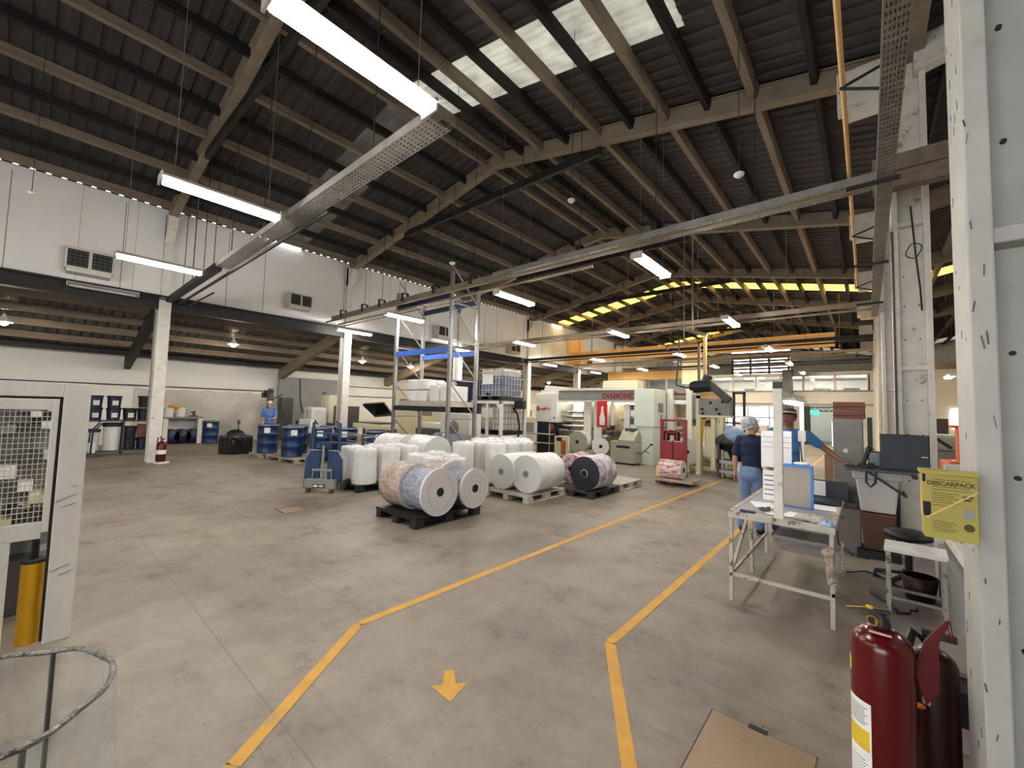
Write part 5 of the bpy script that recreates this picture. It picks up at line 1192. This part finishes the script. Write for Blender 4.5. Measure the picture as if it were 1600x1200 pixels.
for k in range(16):
    z = .505-.0095*k if k < 8 else .3-.012*(k-8)
    vs = []
    for i in range(9):
        a = A0+.1+(A1-A0-.22-(.1 if k % 3 else 0))*i/8; vs += [(.1041*math.cos(a), .1041*math.sin(a), z), (.1041*math.cos(a), .1041*math.sin(a), z+.003)]
    b.add(vs, [(2*i, 2*i+2, 2*i+3, 2*i+1) for i in range(8)])
b.build('print_line', 'ink', l)
patch(.1036, -PI*1.0, -PI*.9, .62, .68, 'label_yellow', 'inspection_sticker', t)
MB().box(-.04, .03, -.075, -.055, .811, .813).build('pale_sticker', 'film_pink', t)
v = MB().lathe([(.001, .8), (.03, .8), (.032, .83), (.026, .85), (.026, .88), (.001, .88)], n=20).box(-.045, .03, -.02, .02, .862, .885).build('valve', 'black', t)
MB().cyl((-.028, -.035, .845), (-.02, -.02, .845), .021, n=20).build('gauge', 'brass', v); MB().cyl((-.0285, -.0365, .845), (-.028, -.035, .845), .015, n=18).build('gauge_face', 'core', v)
MB().tube([(-.11, -.085, .895), (-.035, -.02, .893), (.02, .02, .885)], .0018).ell((-.035, -.02, .893), (.014, .009, .008)).build('seal_tag', 'label_yellow', t)
MB().prism([(.1, .66), (.13, .8), (.19, .9), (.2, .88), (.17, .8), (.17, .62), (.13, .55)], 'Y', .02, .04).tube([(.2, .03, .9), (.205, .02, .85), (.2, .02, .82)], .006).build('carry_handle', 'red', t, .004)
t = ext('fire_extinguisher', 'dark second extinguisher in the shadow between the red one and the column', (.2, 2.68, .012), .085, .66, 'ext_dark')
MB().tube([(0, 0, .68), (-.06, -.03, .74), (-.1, -.07, .6), (-.1, -.08, .3)], .018, 10).build('hose', 'black', t)
MB().cyl((0, 0, .66), (0, 0, .73), .025).box(-.03, .08, -.012, .012, .72, .75).build('valve', 'black', t)
MB().tube([(-.13, -.1, .5), (-.09, -.12, .49), (-.06, -.12, .47)], .003).ell((-.05, -.12, .465), (.02, .008, .012)).build('seal_tag', 'orange', t)
patch(.0856, -PI*.65, -PI*.55, .46, .49, 'grey', 'round_sticker', t)
tag(MB().box(-.12, .1, -.3, .3, 0, .45).build('dark_crate', 'black', loc=(.5, 3.0, .012), bevel=.02), 'black crate in the dark corner behind the extinguishers', 'crate')

# ------------------------------------------------------------------ machine guard and bag at the left edge
t = thing('machine_guard', 'aluminium-framed mesh guard at the left edge of the view', 'guard', (-4.33, .0, 0))
MB().box(-.03, .03, .15, .285, 0.0, 1.79).box(-.03, .03, -1.6, .15, 1.69, 1.79).build('outer_frame', 'alu', t, .004)
MB().box(-.02, .02, .135, .15, .02, 1.69).box(-.02, .02, -1.6, .15, 1.675, 1.69).build('dark_gap', 'core', t)
d = MB().box(-.02, .025, .1, .133, .76, 1.67).box(-.02, .025, -1.6, .1, 1.6, 1.67).box(-.02, .025, -1.6, .1, .72, .83).box(-.02, .025, -.25, -.03, .0, .72).box(-.02, .02, -1.6, -.25, 0, .8).build('door_panel', 'alu', t, .003)
b = MB(); y = -1.6
while y < .095: b.box(.0, .006, y, y+.004, .83, 1.6); y += .024
z = .83
while z < 1.6: b.box(.004, .01, -1.6, .095, z, z+.004); z += .036
b.build('wire_mesh', 'mesh_wire', d)
b = MB()
for y, z, l, s_ in ((.2, .98, .1, .5), (.22, .93, .07, .35), (.24, 1.06, .03, .1), (.2, .5, .09, .4), (.23, .46, .06, .3)): b.bar((.0315, y-l/2, z-l*s_/2), (.0315, y+l/2, z+l*s_/2), .001, .008, (1, 0, 0))
b.build('scuff_mark', 'pail_dark', t)
t = thing('bollard', 'yellow round post behind the guard at the left edge', 'post', (-4.42, .085, 0)); MB().cyl((0, 0, 0), (0, 0, .54), .06, n=28).build('post', 'yellow', t); MB().cyl((0, 0, .54), (0, 0, .56), .063, n=28).build('cap', 'ink', t); MB().cyl((-.02, 0, .52), (-.02, 0, .9), .02).build('pin', 'ink', t)
t = thing('enclosed_machine', 'grey machine parts inside the mesh guard', 'machine', (-5.3, -.4, 0))
random.seed(11)
for k in range(44):
    y, z, s_ = random.uniform(.1, .55), random.uniform(.45, 1.62), random.uniform(.02, .06)
    MB().box(random.uniform(-.2, .2), random.uniform(.25, .5), y-s_, y+s_, z-s_*.8, z+s_*.8).build('machine_part', random.choice(['grey', 'darkgrey', 'black', 'greygreen', 'label_white', 'steel', 'creambox']), t, .005)
MB().box(-.3, .1, -.1, .7, .4, 1.66).build('back_panel', 'wall_grey', t)
MB().box(-.6, .3, -.6, .62, 0, .42).build('base', 'darkgrey', t)
t = thing('bag_stand', 'clear plastic bag hung on a crinkled metal hoop in the lower left corner', 'bag holder', (-2.16, -.09, 0))
MB().tube([(.35*math.cos(a*PI/32), .35*math.sin(a*PI/32), .7+.006*math.sin(a*.9)) for a in range(64)], .0095, 8, closed=True).build('hoop', 'ring', t)
n = 200; vs = []; fs = []
for j in range(24):
    z = .705-j*.03
    for i in range(n):
        a = 2*PI*i/n; r = .36+.02*j/23+.016*noise.noise(Vector((math.cos(a)*3, math.sin(a)*3, z*1.5)))*2+.012*noise.noise(Vector((math.cos(a)*14, math.sin(a)*14, z*5)))+.006*noise.noise(Vector((math.cos(a)*40, math.sin(a)*40, z*18)))
        vs.append((r*math.cos(a), r*math.sin(a), z))
for j in range(23):
    for i in range(n): fs.append((j*n+i, j*n+(i+1) % n, (j+1)*n+(i+1) % n, (j+1)*n+i))
MB().add(vs, fs, True).build('plastic_bag', 'clear_bag', t)
b = MB()
for a in (.4, 2.5, 4.6): b.cyl((.35*math.cos(a), .35*math.sin(a), 0), (.35*math.cos(a), .35*math.sin(a), .7), .008, n=8)
b.build('stand_leg', 'darkgrey', t)

# ------------------------------------------------------------------ neighbouring bay
t = thing('pallet_truck', 'orange pallet truck mast in the neighbouring bay', 'pallet truck', (1.27, 11.2, .012), .1)
MB().box(-.02, .1, -.1, .1, .3, 1.58).box(-.1, .3, -.1, .1, 1.55, 1.6).build('mast', 'orange', t, .01); MB().box(-.2, .35, -.3, .3, .25, .95).build('body', 'orange', t, .04); MB().cyl((-.1, -.32, .15), (-.1, .3, .15), .15).build('wheel', 'black', t); MB().box(.2, .5, -.3, .2, .5, .9).build('battery', 'black', t)
t = thing('green_machine', 'grey-green machine in the neighbouring bay', 'machine', (1.62, 16.6, .012))
MB().box(-.45, .35, -.4, .4, .85, 1.3).build('casing', 'greygreen', t, .1); MB().box(-.4, .3, -.35, .35, 0, .85).build('base', 'ledge', t, .02); MB().obox((-.1, -.42, 1.1), (.5, .03, .08), Ry(.7)).build('lever', 'ink', t)
tag(MB().box(-.35, .35, -.1, .1, 0, .55).build('dark_board', 'cap_dark', loc=(1.75, 20.5, 1.2)), 'dark brown board behind the green machine', 'board')
tag(MB().box(-.3, .3, -.3, .3, 0, 1.2).build('board_stand', 'grey', loc=(1.75, 20.6, 0)), 'grey stand carrying the dark brown board', 'stand')
t = thing('window_2', None, None, (3.05, 25.95, 1.35)); o = MB().box(-.28, .28, -.02, .0, 0, .85).build('pane', 'glow_panel', t); MB().box(-.3, .3, -.04, -.02, .4, .43).build('crossbar', 'grey', t); tag(t, kind='structure')
tag(MB().box(-.12, .12, -.15, .15, 0, .16).build('white_box', 'label_white', loc=(1.03, 9.4, .85)), 'bright white box low beside the orange truck', 'box')
tag(MB().box(-.14, .14, -.2, .2, 0, .838).build('crate_stand', 'ledge', loc=(1.03, 9.4, .012)), 'pale stand under the bright white box', 'stand')
# far end details
t = thing('exit_sign', 'green lit exit sign in the dark opening of the far wall', 'sign', (-2.5, 31.3, 1.95)); MB().box(-.3, .3, -.04, .0, -.14, .14).build('sign_face', 'exit', t, .03)
tag(MB().box(-3.05, -2.65, 31.2, 31.45, 0, 2.34).build('dark_curtain', 'black'), 'black strip at the left side of the far opening', 'curtain')
b = MB()
for k in range(10): b.bar((-2.9+k*.14, 32.2, 2.05 if k % 2 else 2.3), (-2.9+(k+1)*.14, 32.2, 2.3 if k % 2 else 2.05), .03, .03)
b.bar((-2.95, 32.2, 2.3), (-1.5, 32.2, 2.3), .05, .05).bar((-2.95, 32.2, 2.05), (-1.5, 32.2, 2.05), .05, .05)
tag(b.build('lattice_beam', 'ink'), 'small dark lattice beam inside the far opening', 'beam')
tag(MB().box(-1.6, -1.45, 31.25, 31.4, 0, 1.4).build('bright_strip', 'glow_panel'), 'bright strip at the right side of the far opening', 'panel')  # strip brightness is emission in its material, no lamp here
for k, (x, w_) in enumerate([(-10.8, .8), (-8.0, .7), (-6.3, .6), (-2.2, .9), (-.7, .8)]):
    tag(MB().box(-w_/2, w_/2, -.3, .3, 0, .45).build('office_furniture', 'greygreen' if k % 2 else 'charcoal', loc=(x, 33.4, 3.1), bevel=.03), 'dark furniture seen through the upper office windows, %s from left' % ORD[k], 'furniture', 'office furniture')
struct('wall_lower_office', MB().box(XW, .9, 36.5, 36.6, 0, 2.9), 'mint')
for k, x in enumerate((-6, -2.2)):
    tag(MB().box(-.7, .7, -.2, .2, 0, .05).build('lower_room_lamp', 'lamp_desk', loc=(x, 34.6, 2.84)), 'ceiling lamp in the room behind the far opening, %s' % ('left' if k == 0 else 'right'), 'ceiling light')
for k, (x, z) in enumerate([(-8.2, 4.34), (-6.2, 4.34), (-4.0, 4.34), (-2.2, 4.34), (-.6, 4.34)]):
    tag(MB().box(-.6, .6, -.2, .2, 0, .05).build('office_lamp', 'lamp_mid', loc=(x, 34.4, z)), 'ceiling lamp inside the upper office, %s from left' % ORD[k], 'ceiling light', 'office lamps')
tag(MB().box(-.22, .3, -.25, .25, 0, 4.6).build('far_column', 'darkgrey', loc=(-3.8, 31.0, 0)), 'dark column before the far office wall', 'column')
random.seed(9)
for k in range(9):
    x = -12.5+k*1.1; y = random.uniform(26, 29.5); h = random.uniform(1.0, 1.7)
    t = thing('far_machine', 'pale machine before the far wall, %s from left' % ORD[k], 'machine', (x, y, 0), 0, 'far machines')
    MB().box(-.42, .42, -.4, .4, 0, h*.7).build('lower_casing', ['offwhite', 'grey', 'greygreen'][k % 3], t, .03); MB().box(-.3, .35, -.3, .3, h*.7, h).build('upper_casing', ['white', 'offwhite', 'darkgrey'][k % 3], t, .04)
    MB().cyl((-.3, -.42, h*.5), (.3, -.42, h*.5), .09).build('roller', 'chrome', t)
for k, (x, y, w_, h) in enumerate([(-15.5, 17.0, 1.6, 1.9), (-13.5, 19.5, 1.4, 1.6), (-16.5, 21.5, 1.8, 2.0), (-12.2, 16.2, 1.2, 1.3)]):
    t = thing('far_machine', 'cream machine housing on the left behind the press, %s from front' % ORD[k], 'machine', (x, y, 0), 0, 'left far machines')
    MB().box(-w_/2, w_/2, -.5, .5, 0, h).build('casing', 'offwhite', t, .04); MB().box(-w_*.35, w_*.1, -.52, -.5, h*.4, h*.8).build('door', 'grey', t)

# ------------------------------------------------------------------ people
def remesh(o, vox, sm=6):
    r = o.modifiers.new('r', 'REMESH'); r.mode = 'VOXEL'; r.voxel_size = vox; r.use_smooth_shade = True
    s = o.modifiers.new('s', 'SMOOTH'); s.factor = .5; s.iterations = sm
def lerp(a, b, t): return tuple(a[i]+(b[i]-a[i])*t for i in range(3))
def person(label, loc, rz, H, arms, legs, skin, shirt, pants, cap, capcol, head_turn=0, lean=(0, 0), female=False, beard=False, group=None):
    s = H/1.72; root = thing('person', label, 'person', loc, rz); root.scale = (s, s, s)
    sx, sy = lean                                            # torso offset at the shoulders
    pel = Vector((0, 0, .95)); sh = Vector((sx, sy, 1.42)); wid = .165 if female else .19
    nk = sh+Vector((sx*.1, sy*.1-.005, .06)); hd = nk+Vector((sx*.15, sy*.15-.02, .145))
    R = Rz(head_turn)
    b = MB()
    # trunk and legs under the clothes
    b.limb([(tuple(pel), .085), (tuple(pel.lerp(sh, .5)), .08), (tuple(pel.lerp(sh, .85)), .08)])
    b.cap(tuple(sh-Vector((.14, 0, .02))), tuple(sh+Vector((.14, 0, -.02))), .05)
    b.limb([(tuple(sh), .065), (tuple(nk+Vector((0, 0, .05))), .054)])
    for q in (-1, 1):
        kn, an = legs[q]; hip = Vector((q*.09, 0, .9))
        b.limb([(tuple(hip), .07), (kn, .05), (lerp(kn, an, .35), .055), (an, .036)])
        b.limb([(an, .036), ((an[0], an[1]+.03, .05), .035), ((an[0]+q*.01, an[1]-.13, .035), .03)])
    # head
    def hp(x, y, z): return tuple(hd+R@Vector((x, y, z)))
    b.ell(hp(0, .01, .02), (.076, .095, .098), R, 24, 16); b.ell(hp(0, -.015, -.035), (.06, .072, .075), R, 20, 14)
    b.ell(hp(0, -.055, -.085), (.03, .026, .022), R); b.ell(hp(0, -.098, -.012), (.012, .02, .022), R); b.ell(hp(0, -.105, -.024), (.017, .013, .011), R)
    b.ell(hp(0, -.083, .028), (.052, .016, .009), R); b.ell(hp(0, -.09, -.052), (.024, .012, .006), R); b.ell(hp(0, -.088, -.063), (.02, .012, .007), R)
    for q in (-1, 1):
        b.ell(hp(q*.078, .012, -.01), (.01, .018, .03), R); b.ell(hp(q*.042, -.066, -.028), (.022, .02, .02), R)
    for q in (-1, 1):
        el, wr, hand = arms[q]; S = sh+Vector((q*wid, 0, -.01))
        b.limb([(tuple(S), .056), (lerp(tuple(S), el, .5), .047), (el, .038), (lerp(el, wr, .35), .038), (wr, .025)])
        f, u = Vector(hand[0]).normalized(), Vector(hand[1]).normalized(); c = f.cross(u).normalized(); u = c.cross(f)
        Rm = Matrix((c, f, u)).transposed(); W = Vector(wr); curl = hand[2]
        b.ell(tuple(W+f*.05), (.041, .052, .017), Rm)
        for i, (off, ln) in enumerate(((-.031, .062), (-.011, .074), (.011, .07), (.031, .054))):
            p0 = W+f*.085+c*off; p1 = p0+(f*math.cos(curl)-u*math.sin(curl))*ln*.5; p2 = p1+(f*math.cos(curl*2.1)-u*math.sin(curl*2.1))*ln*.5
            b.limb([(tuple(p0), .0095), (tuple(p1), .0088), (tuple(p2), .0075)])
        sg = -q*hand[3]
        p0 = W+f*.03+c*sg*.034; p1 = p0+(f*.7+c*sg*.7).normalized()*.036; p2 = p1+(f*.9+c*sg*.25-u*.2).normalized()*.03
        b.limb([(tuple(p0), .013), (tuple(p1), .011), (tuple(p2), .009)])
    o = b.build('body', skin, root); remesh(o, .0075, 3)
    # eyes
    e = MB()
    for q in (-1, 1): e.ell(hp(q*.03, -.079, .006), (.011, .006, .006), R)
    e.build('eye', 'eye', root)
    e = MB()
    for q in (-1, 1): e.ell(hp(q*.03, -.0835, .006), (.0052, .003, .0055), R); 
    e.build('iris', 'hair', root)
    e = MB()
    for q in (-1, 1): e.ell(hp(q*.031, -.091, .027), (.019, .005, .0045), R)
    e.build('eyebrow', 'hair', root)
    if beard:
        e = MB().ell(hp(0, -.098, -.043), (.024, .008, .005), R); e.build('moustache', 'hair', root)
    # shirt
    b = MB(); mid = pel.lerp(sh, .5)
    bust = .125 if female else .14
    b.ell(tuple(pel+Vector((0, 0, -.0))), (.165 if female else .168, .12, .1)); b.ell(tuple(pel.lerp(sh, .3)), (.15 if female else .168, .118, .14)); b.ell(tuple(pel.lerp(sh, .62)), (.165 if female else .185, bust-.005, .16))
    b.ell(tuple(sh+Vector((0, 0, -.07))), (wid+.015, .115, .1)); b.cap(tuple(sh+Vector((-wid+.02, 0, -.01))), tuple(sh+Vector((wid-.02, 0, -.01))), .068)
    b.cap(tuple(sh+Vector((0, 0, .02))), tuple(sh+Vector((0, 0, .045))), .066)
    for q in (-1, 1):
        el, wr, _ = arms[q]; S = sh+Vector((q*wid, 0, -.01)); m2 = lerp(tuple(S), el, .78)
        b.limb([(tuple(S), .07), (m2, .06)])
    o = b.build('shirt', shirt, root); remesh(o, .011, 5)
    md = o.modifiers.new('f', 'DISPLACE'); md.texture = fold; md.strength = .018; md.mid_level = .45
    # trousers
    b = MB(); b.ell((0, .01, .94), (.165, .125, .1)); b.ell((0, .02, .86), (.172, .135, .1))
    for q in (-1, 1):
        kn, an = legs[q]
        b.limb([((q*.085, .005, .84), .098), (lerp((q*.09, 0, .84), kn, .6), .085), (kn, .073), (lerp(kn, an, .5), .068), ((an[0], an[1]+.005, .1), .066)])
    o = b.build('trousers', pants, root); remesh(o, .011, 4)
    md = o.modifiers.new('f', 'DISPLACE'); md.texture = fold; md.strength = .016; md.mid_level = .45
    for q in (-1, 1):
        an = legs[q][1]; b = MB().ell((an[0], an[1]+.02, .045), (.045, .06, .045)).ell((an[0]+q*.01, an[1]-.09, .035), (.046, .09, .035))
        o = b.build('shoe', 'shoe', root); remesh(o, .01, 3)
    # hair and cap
    b = MB().ell(hp(0, .03, .028), (.086, .094, .095), R); o = b.build('hair', 'hair', root)
    if cap == 'net':
        MB().ell(hp(0, .045, .055), (.118, .13, .112), R @ Rx(.35), 30, 18).build('hairnet', 'hairnet', root)
        MB().tube([hp(.1*math.cos(a*PI/16), .02+.125*math.sin(a*PI/16), .03-.085*math.sin(a*PI/16)) for a in range(32)], .01, 8, closed=True).build('net_band', 'cap_white', root)
    else:
        b = MB().ell(hp(0, .012, .07), (.09, .107, .07), R, 28, 14); b.build('cap', capcol, root)
        MB().tube([hp(.089*math.cos(a*PI/16), .008+.105*math.sin(a*PI/16), .072+(.012 if a > 15 else -.01)*abs(math.sin(a*PI/16))) for a in range(32)], .007, 8, closed=True).build('cap_band', 'cap_white', root)
    return root
fold = D.textures.new('folds', 'CLOUDS'); fold.noise_scale = .16
# woman seen from behind (faces +Y)
person('person in navy t-shirt, pale jeans and hairnet standing with back to the camera', (-1.3, 6.97, 0), PI-.12, 1.62,
    {-1: ((-.24, .03, 1.14), (-.23, -.1, .95), ((.1, -.9, -.1), (0, 0, 1), .5, 1)), 1: ((.235, .03, 1.13), (.25, -.03, .87), ((.0, -.1, -1), (1, 0, 0), .3, 1))},
    {-1: ((-.1, -.02, .5), (-.115, .03, .09)), 1: ((.1, -.02, .5), (.13, .03, .09))},
    'skin_light', 'shirt_navy', 'jeans', 'net', None, head_turn=-.75, female=True)
# man behind the table, arm stretched to the shelf desk
person('person in blue t-shirt and dark cap behind the table reaching to the shelf desk', (-.87, 7.0, 0), .0, 1.77,
    {-1: ((-.25, -.02, 1.14), (-.18, -.24, 1.0), ((.3, -1, -.2), (0, 0, 1), .5, -1)), 1: ((.4, -.06, 1.26), (.585, -.2, 1.125), ((.9, -.5, -.12), (0, 0, 1), .25, -1))},
    {-1: ((-.1, -.02, .5), (-.12, .03, .09)), 1: ((.11, -.02, .5), (.15, .03, .09))},
    'skin_dark', 'shirt_blue', 'trousers', 'cap', 'cap_dark', head_turn=-.25, lean=(.03, -.05), beard=True)
# far worker
person('person in light blue shirt and white cap far left behind the blue drums', (-16.6, 5.72, 0), .9, 1.68,
    {-1: ((-.26, -.02, 1.13), (-.27, -.12, .9), ((0, -.5, -1), (1, 0, 0), .4, 1)), 1: ((.25, -.08, 1.15), (.18, -.3, 1.08), ((-.3, -1, .1), (0, 0, 1), .5, 1))},
    {-1: ((-.1, -.02, .5), (-.11, .03, .09)), 1: ((.1, -.02, .5), (.12, .03, .09))},
    'skin_light', 'shirt_lightblue', 'trousers', 'cap', 'cap_white', head_turn=.2)
